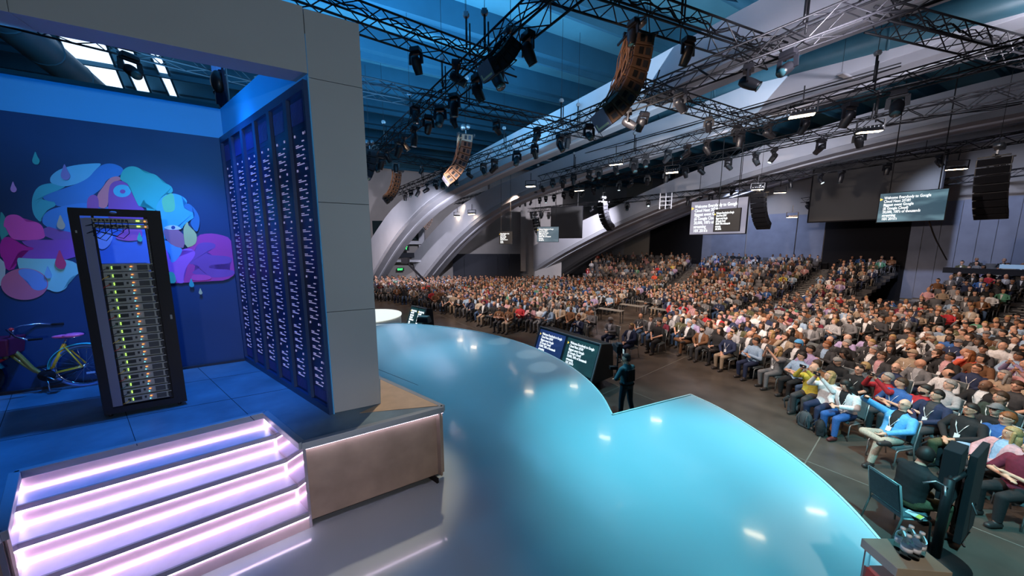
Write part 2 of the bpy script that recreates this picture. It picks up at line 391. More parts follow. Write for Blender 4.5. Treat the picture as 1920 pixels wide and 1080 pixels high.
# ------------------------------------------------------------------ presentation stage
M_stage = mat('gloss_stage_paint', (.50, .60, .64), .16, noise=.03, nscale=.5, coat=.6)
M_trim = mat('stage_edge_trim', (.75, .78, .75), .4)
edge_px = [(640, 612), (705, 607), (760, 606), (830, 612), (900, 622), (960, 637), (1010, 655), (1060, 680), (1100, 710), (1130, 742), (1148, 778),
           (1295, 740), (1350, 765), (1420, 808), (1500, 865), (1570, 925), (1640, 1000), (1700, 1078)]
E0 = [on_z(x, y, SZ) for x, y in edge_px]
def chaikin(pts, it=2):
    for _ in range(it):
        q = [pts[0]]
        for a, b in zip(pts, pts[1:]): q += [a*.75+b*.25, a*.25+b*.75]
        q.append(pts[-1]); pts = q
    return pts
E1 = chaikin(E0[:11]); E2 = chaikin(E0[11:]+[V((3.7, 1.8, SZ)), V((2.9, .2, SZ)), V((1.6, -1.5, SZ))])
outline = E1+E2+[V((-7, -3, SZ)), V((-12, 4, SZ)), V((-12, 13, SZ)), V((-9, 13.5, SZ))]
st = empty('presentation_stage', (0, 0, 0), 0, 'large curved glossy stage washed in cyan light with a notch in its front edge', 'stage')
mb = MB(); mb.slab([V((p.x, p.y, SZ-.06)) for p in outline], (0, 0, .06)); mb.build('stage_floor', M_stage, st)
mb = MB()
for a, b in zip((E1+E2), (E1+E2)[1:]): mb.bar(a+V((0, 0, -.01)), b+V((0, 0, -.01)), .03, .05)
mb.build('edge_trim', M_trim, st)
mb = MB()
el = E1+E2
for a, b in zip(el, el[1:]):
    c = V((-3, 5, 0)); ia = a+(V((c.x, c.y, a.z))-a)*.004; ib = b+(V((c.x, c.y, b.z))-b)*.004
    mb.slab([V((ia.x, ia.y, 0)), V((ib.x, ib.y, 0)), V((ib.x, ib.y, SZ-.06)), V((ia.x, ia.y, SZ-.06))], (V((c.x, c.y, 0))-V((ia.x, ia.y, 0))).normalized()*.05)
mb.build('skirt', mat('stage_skirt', (.01, .012, .015), .9), st)
# round white podium at the far end
pc = on_z(692, 592, 1.22); dr = empty('round_podium', (pc.x, pc.y, 0), 0, 'round glowing white podium disc at the far left end of the stage', 'podium')
b = MB(); b.cyl((0, 0, .1), (0, 0, 1.2), 1.42, n=48); b.build('drum', mat('podium_side', (.7, .7, .66), .5), dr)
b = MB(); b.cyl((0, 0, 1.2), (0, 0, 1.25), 1.45, n=48); b.build('top_disc', mat('podium_top', (.9, .93, .9), .5, emit=.9, ecol=(.95, 1, .93)), dr)
b = MB(); b.cyl((0, 0, 0), (0, 0, .1), 1.3, n=32); b.build('base', M_dark, dr)

# ------------------------------------------------------------------ raised set platform with stairs
M_plat = mat('platform_floor', (.16, .26, .34), .42, noise=.25, nscale=2.0, bump=.1, bscale=6)
M_ply = mat('plywood', (.36, .29, .24), .55, noise=.14, nscale=3.5, bump=.06, bscale=20)
M_plytop = mat('plywood_top', (.55, .40, .27), .5, noise=.12, nscale=4)
M_lip = mat('platform_lip', (.30, .36, .42), .4)
PL = on_z(566, 830, PZ); PR = on_z(831, 762, PZ); PF = on_z(713, 709, PZ)
TR = on_z(497, 772, PZ); TL = on_z(27, 885, PZ)
run = PL-TR; BL = TL+run      # bottom-left end of the stairs
fd = (PR-PL).normalized()
PFF = PR+(PF-PR)*3.2
LL = BL-fd*4.0
plat = empty('set_platform', (0, 0, 0), 0, 'raised set platform with blue lit floor, plywood front and glowing lip', 'platform')
mb = MB()
top = [PR, PFF, PFF-fd*9, LL, BL, TL, TR, PL]
mb.slab([V((p.x, p.y, PZ-.05)) for p in top], (0, 0, .05)); mb.build('platform_floor', M_plat, plat)
# floor sheet joints
mb = MB(); sd = (TR-PL).normalized()
for k in range(-1, 5):
    a = TL+fd*(1.05*k-.2)+V((0, 0, .001)); mb.bar(a, a+sd*3.4, .006, .003)
for k in (1.0, 2.2): mb.bar(TL+sd*k-fd*2+V((0, 0, .001)), TL+sd*k+fd*3+V((0, 0, .001)), .006, .003)
mb.build('sheet_joint', M_dark, plat)
# wood-coloured sheet at the right end
pilL = on_z(627, 775, PZ); pilR = on_z(714, 757, PZ)
mb = MB(); inn = lambda p, t: p+(V((-3.2, 4.6, PZ))-p)*t
q = [inn(PR, .03)+V((0, 0, .002)), PF*.995+V((0, 0, .012)), pilR+V((0, 0, .002)), pilR+(PL-PR)*.12+(PL-pilL)*.25+V((0, 0, .002))]
mb.slab(q, (0, 0, .004)); mb.build('plywood_sheet', M_plytop, plat)
def lip(a, b, name='lip'):
    m2 = MB(); m2.bar(a+V((0, 0, -.035)), b+V((0, 0, -.035)), .07, .085); return m2.build(name, M_lip, plat, bevel=.006)
lip(PL, PR); lip(PL, TR); lip(TL, TR); lip(BL, TL); lip(PR, PFF); lip(LL, BL)
# plywood faces; a dark toe gap under them
def skirt(a, b, z0, z1, m, name, th=.03, inset=.04):
    d = (b-a).normalized(); n = V((d.y, -d.x, 0))
    m2 = MB(); a2 = a-n*inset; b2 = b-n*inset
    m2.slab([V((a2.x, a2.y, z0)), V((b2.x, b2.y, z0)), V((b2.x, b2.y, z1)), V((a2.x, a2.y, z1))], -n*th); return m2.build(name, m, plat)
skirt(PL, PR, SZ+.07, PZ-.06, M_ply, 'front_panel'); skirt(PL, PR, SZ, SZ+.07, M_black, 'toe_kick', inset=.12)
skirt(PR, PFF, SZ+.07, PZ-.06, M_ply, 'side_panel'); skirt(PR, PFF, SZ, SZ+.07, M_black, 'toe_kick', inset=.12)
skirt(LL, BL, SZ, PZ-.06, M_ply, 'front_panel')
LEDC = (.95, .76, 1.0)
M_led = mat('led_strip', (.9, .8, 1), .5, emit=11, ecol=LEDC)
def led(a, b, parent, r=.008, name='led_strip'):
    m2 = MB(); m2.bar(a, b, r*2, r*2); return m2.build(name, M_led, parent)
n_f = V((fd.y, -fd.x, 0))
led(PL+V((0, 0, -.09))+n_f*-.012, PR+V((0, 0, -.09))+n_f*-.012, plat)
# staircase
M_tread = mat('stair_tread', (.74, .66, .80), .32, noise=.08, nscale=6)
M_nose = mat('stair_nosing', (.34, .36, .42), .5)
M_rise = mat('stair_riser', (.84, .66, .72), .5, noise=.05, nscale=5)
M_side = mat('polished_side_panel', (.80, .70, .76), .08, metal=.75)
stair = empty('staircase', (0, 0, 0), 0, 'lit plywood staircase of four pinkish white treads with dark nosings', 'stairs')
rs = (PZ-SZ)/5; N4 = 4
up = V((0, 0, 1))
wv = (TR-TL); wl = wv.normalized(); rn = run.normalized()
for k in range(5):
    a = TL+run*(k/N4); b = TR+run*(k/N4); zt = PZ-rs*k     # top of this riser
    m2 = MB(); m2.slab([V((a.x, a.y, zt-rs)), V((b.x, b.y, zt-rs)), V((b.x, b.y, zt-.055)), V((a.x, a.y, zt-.055))], -rn*.03); m2.build('riser', M_rise, stair)
    if k > 0:
        bk = -run/N4
        m2 = MB(); m2.slab([V((a.x, a.y, zt-.03)), V((b.x, b.y, zt-.03)), V((b.x, b.y, zt-.03))+bk, V((a.x, a.y, zt-.03))+bk], (0, 0, .03)); m2.build('tread', M_tread, stair)
        m2 = MB(); m2.slab([V((a.x, a.y, zt-.055))+rn*.022, V((b.x, b.y, zt-.055))+rn*.022, V((b.x, b.y, zt+.001))+rn*.022, V((a.x, a.y, zt+.001))+rn*.022], -rn*.024); m2.build('nosing', M_nose, stair)
        led(V((a.x, a.y, zt+.008))+bk+rn*.008, V((b.x, b.y, zt+.008))+bk+rn*.008, stair, .006)  # second bright line, along the back of the tread
    led(V((a.x, a.y, zt-.066))+rn*.008, V((b.x, b.y, zt-.066))+rn*.008, stair, .006)
# side cheeks of the stairwell
for s_, p in ((-1, TL), (1, TR)):
    m2 = MB(); a = p; b = p+run
    m2.slab([V((a.x, a.y, SZ)), V((b.x, b.y, SZ)), V((b.x, b.y, PZ-.06)), V((a.x, a.y, PZ-.06))], wl*s_*.03); m2.build('side_panel', M_side, stair)
led(V((TR.x, TR.y, PZ-.07))-wl*.01, V((TR.x, TR.y, PZ-rs))-wl*.01, stair); led(V((TL.x, TL.y, PZ-.07))+wl*.01, V((TL.x, TL.y, PZ-rs))+wl*.01, stair)
for k in range(1, 4):
    for p, sg in ((TR, -1), (TL, 1)):
        a = p+run*(k/N4)+wl*sg*.006
        led(V((a.x, a.y, PZ-rs*k-.07)), V((a.x, a.y, PZ-rs*(k+1))), stair, .005)

# ------------------------------------------------------------------ grey portal frame, alcove walls
M_grey = mat('grey_laminate', (.30, .34, .37), .55, noise=.02, nscale=2)
M_seam = mat('panel_gap', (.05, .07, .08), .8)
M_inner = mat('portal_inner', (.16, .24, .50), .5)
fp = (pilR-pilL).normalized(); fnr = V((fp.y, -fp.x, 0))       # towards the camera side
ZB = 6.47; ZT = 7.2
portal = empty('portal_frame', (0, 0, 0), 0, 'tall grey panelled portal pillar and header framing the blue alcove', 'set wall')
def gpanel(a, b, z0, z1, th=.30, name='panel', m=M_grey):
    g = .006; d = (b-a).normalized(); a = a+d*g/2; b = b-d*g/2
    m2 = MB(); m2.slab([V((a.x, a.y, z0+g/2)), V((b.x, b.y, z0+g/2)), V((b.x, b.y, z1-g/2)), V((a.x, a.y, z1-g/2))], -fnr*th); return m2.build(name, m, portal, bevel=.003)
zs = [PZ, 3.64, 5.03, 6.46, 7.2]
for i in range(3): gpanel(pilL, pilR, zs[i], zs[i+1])
zt = 7.2
m2 = MB(); pj = pilL
gpanel(pilL, pilR, 6.46, zt)
hw = [0, 2.2, 4.4, 6.6]
for i in range(3): gpanel(pilL-fp*hw[i+1], pilL-fp*hw[i], 6.50, zt+.02)
m2 = MB(); a = pilL+fp*.004-fnr*.02; b = pilR-fp*.004-fnr*.02; m2.slab([V((a.x, a.y, PZ)), V((b.x, b.y, PZ)), V((b.x, b.y, zt-.01)), V((a.x, a.y, zt-.01))], -fnr*.26); m2.build('backing', M_seam, portal)
cor = on_z(466, 674, PZ); bwl = on_z(0, 740, PZ)
svd = (cor-pilL).normalized(); svn = V((svd.y, -svd.x, 0)); 
if svn.dot(V((-6, 3, 0))-V((pilL.x, pilL.y, 0))) < 0: svn = -svn     # into the alcove
bwd = (cor-bwl).normalized(); bwn = V((bwd.y, -bwd.x, 0))              # towards the camera
ZW = 6.42; ZF = 6.93
# server wall structure
M_navy = mat('navy_print', (.012, .028, .09), .42, noise=.15, nscale=2)
M_fascia = mat('blue_fascia', (.08, .42, .85), .6)
M_bwall = mat('mural_wall_blue', (.012, .055, .17), .55, noise=.10, nscale=1.2)
m2 = MB(); off = -svn*.14; s0 = pilL+svn*0
m2.slab([V((s0.x, s0.y, PZ)), V((cor.x, cor.y, PZ)), V((cor.x, cor.y, ZW)), V((s0.x, s0.y, ZW))], off); sw = m2.build('wall_server_side', M_navy); sw['kind'] = 'structure'
m2 = MB(); 
m2.slab([V((s0.x, s0.y, ZW)), V((cor.x, cor.y, ZW)), V((cor.x, cor.y, ZF)), V((s0.x, s0.y, ZF))], off); m2.build('fascia', M_fascia, sw)
Lb = bwl-bwd*4.0
m2 = MB(); m2.slab([V((Lb.x, Lb.y, PZ)), V((cor.x, cor.y, PZ)), V((cor.x, cor.y, ZW)), V((Lb.x, Lb.y, ZW))], -bwn*.14); bw = m2.build('wall_mural', M_bwall); bw['kind'] = 'structure'
m2 = MB(); m2.slab([V((Lb.x, Lb.y, ZW)), V((cor.x, cor.y, ZW)), V((cor.x, cor.y, ZF)), V((Lb.x, Lb.y, ZF))], -bwn*.14+bwn*0); m2.build('fascia', M_fascia, bw)
m2 = MB(); m2.bar(V((Lb.x, Lb.y, ZF+.02)), V((cor.x, cor.y, ZF+.02)), .16, .05); m2.build('cap_rail', M_seam, bw)
m2 = MB(); m2.bar(V((Lb.x, Lb.y, PZ+.02))+bwn*.04, V((cor.x, cor.y, PZ+.02))+bwn*.04, .05, .04); m2.build('cable_cover', M_dark, bw)
m2 = MB(); p0 = pilL-svn*0+svd*.0; 
# six server cabinet graphics
M_frame = mat('cabinet_mullion', (.02, .05, .14), .4)
M_face = mat('cabinet_face', (.010, .025, .11), .35, noise=.3, nscale=1.5)
M_mark = mat('glow_print_mark', (.55, .52, .8), .5, emit=.30, ecol=(.62, .58, 1))  # printed marks; the glow is added so they read bright
M_grl = mat('grille_blue', (.015, .03, .20), .5, emit=.01, ecol=(.1, .15, 1))
tot = (cor-pilL).length; cw = tot/6
names6 = ['nearest', 'second nearest', 'third nearest', 'third farthest', 'second farthest', 'farthest']
for c in range(6):
    e = empty('server_cabinet', pilL+svd*(cw*(c+.5))+svn*.001, 0, 'navy server cabinet with rows of small lights, %s of six to the grey pillar' % names6[c], 'cabinet')
    ex = -svd; ez = V((0, 0, 1)); H0 = ZW-PZ
    def P3(u, z, o=0): return ex*u+svn*o+ez*z
    def rect(mb_, u0, u1, z0, z1, o0, o1): mb_.slab([P3(u0, z0, o0), P3(u1, z0, o0), P3(u1, z1, o0), P3(u0, z1, o0)], svn*(o1-o0))
    hw_ = cw/2
    m3 = MB(); rect(m3, -hw_+.05, hw_-.05, .09, H0-.1, 0, .02); m3.build('cabinet_face', M_face, e)
    for u0, u1, z0, z1 in ((-hw_, -hw_+.05, 0, H0), (hw_-.05, hw_-.001, 0, H0), (-hw_+.05, hw_-.05, 0, .09), (-hw_+.05, hw_-.05, H0-.1, H0)):
        m3 = MB(); rect(m3, u0, u1, z0, z1, 0, .06); m3.build('frame_bar', M_frame, e)
    m3 = MB(); rr = hw_-.07
    for z0, z1 in ((H0-.42, H0-.16), (.13, .28)):
        nb = 16
        for i in range(nb):
            u = -rr+.02+(2*rr-.04)*i/nb; rect(m3, u, u+(2*rr-.04)/nb*.6, z0, z1, .02, .026)
    g = m3.build('grille', M_grl, e)
    m3 = MB(); z = H0-.55; gi = 0
    seams = MB()
    pat = [3, 5, 6, 5, 4, 4, 4, 3]
    row = 0
    k = .30/3.3
    while z > .42 and gi < len(pat):
        rect(m3, -rr*.75, -rr*.75+.028, z-.014, z+.014, .021, .027)
        rect(m3, rr*.38, rr*.38+.03, z-.014, z+.014, .021, .027); rect(m3, rr*.68, rr*.68+.03, z-.014, z+.014, .021, .027)
        rect(seams, -rr, rr, z+.065, z+.072, .02, .022)
        z -= .085
        for i in range(pat[gi]):
            if z < .36: break
            rect(m3, rr*.20, rr*.45, z-.006, z+.006, .021, .027)
            rect(m3, -rr*.62, -rr*.28, z-.040, z-.030, .021, .027)
            rect(m3, -rr*.62, rr*.30, z-.062, z-.052, .021, .027)
            z -= .105
        z -= .02; gi += 1
    tag(m3.build('glow_print_mark', M_mark, e), kind='stuff'); tag(seams.build('panel_seam', M_frame, e), kind='stuff')
m2 = MB(); jamb0 = pilL+svn*.005-svd*.0
m2.slab([V((jamb0.x, jamb0.y, PZ)), V((jamb0.x, jamb0.y, PZ))+svn*.012-svd*0, V((jamb0.x, jamb0.y, ZB))+svn*.012, V((jamb0.x, jamb0.y, ZB))], -svd*.02); m2.build('edge_trim', M_fascia, portal)
# ------------------------------------------------------------------ mural painted on the alcove wall (flat shapes)
def chaikin_c(pts, it=2):
    for _ in range(it):
        q = []
        for a, b in zip(pts, pts[1:]+pts[:1]): q += [(a[0]*.75+b[0]*.25, a[1]*.75+b[1]*.25), (a[0]*.25+b[0]*.75, a[1]*.25+b[1]*.75)]
        pts = q
    return pts
mural = empty('mural', (bwl.x, bwl.y, 4), 0, 'colourful flat cloud and raindrop mural painted on the dark blue alcove wall', 'mural')
_lay = [0]
def mshape(pts, col, sm=2, name='painted_shape'):
    _lay[0] += 1; off = .002+.0009*_lay[0]
    pp = chaikin_c([tuple(p) for p in pts], sm) if sm else pts
    p0 = bwl+bwn*off
    vs = [on_plane(x, y, (p0.x, p0.y), (bwn.x, bwn.y)) - V((bwl.x, bwl.y, 4)) for x, y in pp]
    bm = bmesh.new(); f = bm.faces.new([bm.verts.new(v) for v in vs]); bmesh.ops.triangulate(bm, faces=[f])
    me = bpy.data.meshes.new(name); bm.to_mesh(me); bm.free()
    key = 'mural_%d_%d_%d' % tuple(int(c*100) for c in col)
    me.materials.append(mat(key, col, .6, noise=.06, nscale=2)); o = bpy.data.objects.new(name, me); C.objects.link(o); o.parent = mural; return o
A_ = lambda L: [(x*.2963, 260+y*.2963) for x, y in L]
B_ = lambda L: [(220+x*.2685, 280+y*.2685) for x, y in L]
mshape(A_([(310,280),(240,300),(205,360),(200,430),(215,490),(260,535),(265,490),(300,450),(355,425),(355,400),(300,390),(265,385),(270,365),(330,340),(420,305),(400,285)]), (.06,.50,.66))
mshape(A_([(0,465),(15,465),(40,510),(45,550),(95,545),(98,560),(80,600),(40,610),(0,655)]), (.05,.42,.45), 1)
mshape(A_([(30,500),(60,480),(110,480),(150,505),(165,530),(210,520),(260,540),(280,580),(290,640),(100,645),(60,620),(40,560),(20,560)]), (.75,.12,.62))
mshape(A_([(265,375),(300,350),(420,310),(530,270),(600,200),(650,160),(720,155),(790,190),(760,240),(680,250),(650,310),(600,350),(560,370),(550,430),(400,430),(350,425),(355,400),(300,395)]), (.05,.25,.70))
mshape(A_([(315,270),(320,235),(380,190),(480,165),(600,155),(650,157),(600,200),(560,250),(480,290),(400,305),(330,285)]), (.16,.58,.88))
mshape(A_([(265,535),(270,490),(310,450),(400,425),(550,400),(620,440),(700,600),(400,620),(300,560)]), (.06,.30,.85))
mshape([(150,385),(265,390),(300,440),(300,525),(150,525),(140,420)], (.10,.22,.72), 1)
mshape(A_([(270,545),(420,590),(520,600),(520,650),(290,640)]), (.22,.12,.52), 1)
mshape(A_([(130,640),(430,640),(520,640),(520,765),(130,760),(105,740),(110,710),(210,705),(215,690),(160,678)]), (.27,.10,.58), 1)
mshape(A_([(40,615),(100,640),(150,680),(215,690),(205,705),(120,710),(105,740),(105,820),(40,840),(20,760),(0,740),(0,650)]), (.52,.03,.40), 1)
mshape(A_([(100,750),(150,760),(470,760),(520,850),(430,880),(430,940),(380,970),(340,970),(300,950),(200,940),(130,860)]), (.25,.70,.78))
mshape(A_([(-60,750),(20,760),(40,840),(10,940),(-60,940)]), (.50,.68,.72), 1)
mshape(A_([(155+152*math.cos(t/16*2*PI), 920+102*math.sin(t/16*2*PI)) for t in range(16)]), (.58,.18,.34))
mshape(A_([(110,825),(200,820),(290,870),(305,940),(250,965),(200,950),(175,900),(125,870)]), (.16,.36,.86))
mshape(A_([(685,440),(620,440),(610,360),(650,310),(690,250),(740,235),(770,250),(760,270),(700,280),(685,330)]), (.68,.26,.34))
mshape(A_([(550,460),(550,385),(575,355),(605,355),(625,380),(625,460)]), (.32,.12,.45))
mshape([(203,400),(203,355),(210,341),(225,338),(242,342),(250,355),(252,370),(262,385),(272,393),(272,420),(203,410)], (.28,.10,.45))
mshape([(229+17*math.cos(t/14*2*PI), 358+12*math.sin(t/14*2*PI)) for t in range(14)], (.08,.55,.78))
mshape([(230+5.5*math.cos(t/10*2*PI), 359+4*math.sin(t/10*2*PI)) for t in range(10)], (.28,.10,.45))
mshape(A_([(590,650),(620,610),(670,580),(710,595),(715,630),(690,680),(640,710)]), (.38,.48,.92))
mshape(A_([(720,630),(760,600),(800,540),(900,560),(900,640),(800,650)]), (.60,.14,.50))
mshape(B_([(20,190),(40,140),(90,115),(150,125),(195,170),(240,165),(290,190),(315,235),(350,240),(385,265),(390,305),(330,310),(290,350),(270,440),(205,440),(200,380),(190,350),(175,360),(175,395),(150,400),(135,370),(110,320),(80,240),(20,215)]), (.05,.52,.50))
mshape(B_([(270,430),(275,390),(310,330),(370,305),(430,315),(480,345),(490,375),(455,405),(500,430),(540,445),(540,475),(500,500),(460,530),(455,560),(330,545),(340,640),(300,640),(290,500)]), (.08,.52,.80))
mshape(B_([(490,370),(540,410),(575,470),(575,530),(555,590),(500,510),(540,475),(540,445),(455,405)]), (.05,.22,.48))
mshape(B_([(305,340),(370,305),(390,310),(400,350),(405,420),(380,440),(330,440),(318,410)]), (.18,.70,.35))
mshape(B_([(555,600),(640,585),(720,595),(790,620),(810,700),(828,800),(828,870),(760,915),(660,920),(410,935),(350,935),(330,740),(380,760),(440,700),(500,690),(545,660)]), (.62,.07,.40), 1)
mshape(B_([(560,650),(680,650),(690,690),(620,710),(630,740),(800,745),(800,800),(640,805),(640,835),(820,840),(820,880),(700,900),(560,880),(510,860),(580,830),(560,805),(480,800),(540,720)]), (.30,.10,.46))
mshape(B_([(320,700),(355,690),(380,720),(390,780),(430,760),(450,700),(500,690),(545,710),(540,750),(480,820),(460,900),(470,935),(415,935),(405,880),(350,850)]), (.56,.16,.78))
mshape(B_([(325,620),(400,680),(460,690),(440,740),(400,790),(370,790),(375,740),(330,690)]), (.12,.40,.85))
mshape(B_([(320,552),(455,560),(475,690),(420,685),(360,655),(325,600)]), (.45,.20,.32), 1)
mshape(B_([(490,500),(500,540),(550,580),(558,630),(540,670),(475,690),(460,580),(465,540)]), (.62,.68,.30), 1)
mshape(B_([(318,548),(360,530),(410,530),(455,555),(420,562),(360,562)]), (.80,.85,.90), 1)
mshape(B_([(390+15*math.cos(t/10*2*PI), 546+13*math.sin(t/10*2*PI)) for t in range(10)]), (.03,.08,.3))
mshape(B_([(345,860),(385,853),(405,880),(412,935),(360,935)]), (.10,.62,.42), 1)
mshape(B_([(515,880),(560,872),(650,880),(660,910),(520,922)]), (.75,.10,.50))
def drop(x, y, h, col):
    w_ = h*.34
    mshape([(x-w_*.1, y-h*.55), (x+w_*.35, y-h*.1), (x+w_, y+h*.22), (x+w_*.6, y+h*.5), (x-w_*.3, y+h*.5), (x-w_*.9, y+h*.25), (x-w_*.45, y-h*.2)], col, 2, 'painted_drop')
for a in [(67,296,25,(.05,.45,.48)), (25,350,21,(.62,.35,.82)), (122,322,31,(.28,.25,.62)), (114,416,28,(.42,.50,.45)), (113,486,37,(.60,.06,.20)), (90,510,24,(.20,.50,.85)),
          (359,530,17,(.05,.48,.55)), (376,546,12,(.62,.68,.40)), (262,444,18,(.08,.60,.45))]: drop(*a)

# ------------------------------------------------------------------ open server rack
M_rack = mat('rack_black', (.010, .011, .015), .45)
M_rpanel = mat('rack_side_panel', (.16, .19, .30), .5)
M_srv = mat('server_steel', (.34, .38, .38), .45, metal=.25, noise=.12, nscale=30)
M_srvd = mat('server_recess', (.025, .03, .035), .5)
M_ledg = mat('led_green', (.3, .9, .2), .5, emit=2.2, ecol=(.5, 1, .1))
M_ledo = mat('led_orange', (1, .4, .1), .5, emit=2.5, ecol=(1, .25, .04))
M_ledb = mat('led_blue', (.2, .6, .9), .5, emit=1.5, ecol=(.2, .8, 1))
FL_ = on_z(197, 786, PZ); FR_ = on_z(352, 758, PZ)
rx = (FR_-FL_).normalized(); rxw = (FR_-FL_).length; ry = svd.copy()
def rk_mat(): return Matrix(((rx.x, ry.x, 0, FL_.x), (rx.y, ry.y, 0, FL_.y), (0, 0, 1, PZ), (0, 0, 0, 1)))
RH = 2.70
rack = empty('server_rack', (0, 0, 0), 0, 'open black server rack on casters standing on the blue platform in front of the mural', 'server rack')
MR = rk_mat()
def rbox(mb_, x0, x1, y0, y1, z0, z1, mi=0):
    vs = [MR @ V((x, y, z)) for z in (z0, z1) for x, y in ((x0, y0), (x1, y0), (x1, y1), (x0, y1))]
    mb_.add(vs, [(3, 2, 1, 0), (4, 5, 6, 7), (0, 1, 5, 4), (1, 2, 6, 5), (2, 3, 7, 6), (3, 0, 4, 7)], mi)
D_ = .62
def rpart(name, m, *boxes, parent=rack, bevel=0):
    b = MB()
    for q in boxes: rbox(b, *q)
    return b.build(name, m, parent, bevel=bevel)
W_ = rxw
rpart('front_post', M_rack, (0, .085, 0, .05, .05, RH)); rpart('front_post', M_rack, (W_-.13, W_, 0, .05, .05, RH))
rpart('top_cover', M_rack, (.085, W_-.13, 0, .06, RH-.09, RH)); rpart('roof_panel', M_rack, (0, W_, .06, D_, RH-.03, RH))
rpart('base_bar', M_rack, (.085, W_-.13, 0, .05, .05, .13)); rpart('base_plate', M_rack, (0, W_, .05, D_, .05, .09))
rpart('rear_post', M_rack, (0, .06, D_-.05, D_, .09, RH-.03)); rpart('rear_post', M_rack, (W_-.07, W_, D_-.05, D_, .09, RH-.03))
rpart('side_panel', M_rack, (W_-.012, W_, .05, D_-.05, .09, RH-.03)); rpart('side_panel', M_rack, (0, .012, .05, D_-.05, .09, RH-.03))
rpart('cable_panel', M_rpanel, (.087, .175, .012, .04, .14, RH-.12))
rpart('mounting_rail', M_rack, (W_-.16, W_-.131, .03, .06, .13, RH-.09)); rpart('mounting_rail', M_rack, (.178, .20, .045, .07, .13, RH-.09))
b = MB()
for i in range(34):
    z = 1.98+i*.018
    if z < RH-.12: rbox(b, W_-.152, W_-.143, .026, .03, z, z+.009)
tag(b.build('rail_hole', M_srv, rack), kind='stuff')
for x, y in ((.06, .07), (W_-.07, .07), (.06, D_-.07), (W_-.07, D_-.07)):
    b = MB(); p = MR @ V((x, y, .028)); b.cyl(p-rx*.012, p+rx*.012, .028, n=14); b.build('caster', M_rack, rack)
b = MB(); p = MR @ V((W_*.46, -.004, RH-.045)); b.ell(p, (.045, .02, .018), n=16); b.build('oval_badge', M_rpanel, rack)
b = MB(); rbox(b, .03, .045, -.006, 0, RH-.30, RH-.27); b.build('latch', M_srv, rack)
b = MB(); rbox(b, W_-.05, W_-.03, -.01, 0, 1.25, 1.31); b.build('latch', M_srv, rack)
# eighteen servers
sx0, sx1 = .20, W_-.162
sh = .104
def server(i):
    z = .15+i*sh
    e = empty('rack_server', MR @ V((sx0, .02, z)), 0, 'x', 'server', 'servers in the open rack'); inv = e.location.copy()
    def part(name, m, *bs):
        b = MB()
        for q in bs: rbox(b, *q)
        b.v = [tuple(V(v)-inv) for v in b.v]
        return b.build(name, m, e)
    h = sh-.014
    part('chassis', M_srv, (sx0, sx1, .03, .50, z, z+h))
    part('front_flange', M_srv, (sx0+.0, sx1+.02, .005, .03, z+h-.006, z+h+.006))
    part('drive_bay', M_srvd, (sx0+.085, sx0+.16, .024, .03, z+.025, z+h-.02))
    part('vent_panel', mat('vent_mesh', (.06, .07, .08), .6), (sx0+.30, sx1-.03, .022, .03, z+.012, z+h-.012))
    part('port', M_srvd, (sx0+.03, sx0+.055, .018, .03, z+.03, z+h-.025)); part('port', M_srvd, (sx0+.185, sx0+.205, .022, .03, z+.04, z+h-.02))
    part('status_led', M_ledg, (sx0+.072, sx0+.082, .018, .03, z+h-.036, z+h-.026), (sx0+.072, sx0+.082, .018, .03, z+h-.056, z+h-.047))
    part('power_led', M_ledo, (sx0+.238, sx0+.256, .018, .03, z+h-.036, z+h-.026)); part('network_led', M_ledb, (sx0+.232, sx0+.242, .018, .03, z+.018, z+.028))
    part('ejector', M_srvd, (sx1-.012, sx1+.012, -.006, .03, z+.02, z+h-.015))
    b = MB(); cc = [(.9, .6, .1), (.6, .05, .03), (.03, .15, .12), (.05, .05, .06)][(i*7) % 4]
    pts = [MR @ V((sx0+.04, .015, z+.045))-inv, MR @ V((sx0+.01, -.03, z+.03))-inv, MR @ V((.19, -.01, z+.02))-inv, MR @ V((.182, .04, z+.0))-inv]
    b.tube(pts, .004, 5); b.build('patch_cable', mat('cable_%d' % ((i*7) % 4), cc, .6), e)
    return e
for i in range(18):
    e = server(i)
    nm = ['lowest', 'second', 'third', 'fourth', 'fifth', 'sixth', 'seventh', 'eighth', 'ninth'][i]+(' from the bottom' if i else '') if i < 9 else ['ninth', 'eighth', 'seventh', 'sixth', 'fifth', 'fourth', 'third', 'second', 'topmost'][i-9]+(' from the top' if i < 17 else '')
    e['label'] = 'slim grey rack server, %s of the rack servers' % nm
for i in range(2):
    z = RH-.165-i*.07; inv = MR @ V((sx0, .02, z)); e = empty('network_switch', inv, 0, ['upper grey network switch with cables at the rack top', 'lower grey network switch with drooping cables at the rack top'][i], 'switch', 'switches in the open rack')
    def part(name, m, *bs):
        b = MB()
        for q in bs: rbox(b, *q)
        b.v = [tuple(V(v)-inv) for v in b.v]
        return b.build(name, m, e)
    part('chassis', M_srv, (.12, W_-.13, .02, .3, z, z+.05))
    for k in range(10): part('port', M_srvd, (.16+k*.033, .184+k*.033, .014, .02, z+.012, z+.038))
    part('status_led', M_ledg, (W_-.235, W_-.205, .012, .02, z+.018, z+.034)); part('power_led', M_ledo, (W_-.165, W_-.15, .012, .02, z+.016, z+.030))
    for k in range(7):
        x = .18+k*.05; b = MB(); dp = .05+.03*((k*5) % 4)+.02*i
        b.tube([MR @ V((x, .012, z+.02))-inv, MR @ V((x-.005, -.03, z-dp*.5))-inv, MR @ V((x-.06, -.02, z-dp))-inv, MR @ V((max(.18, x-.15), 0, z-dp*.7))-inv, MR @ V((.17, .03, z-.02))-inv], .004, 5)
        b.build('patch_cable', M_black, e)

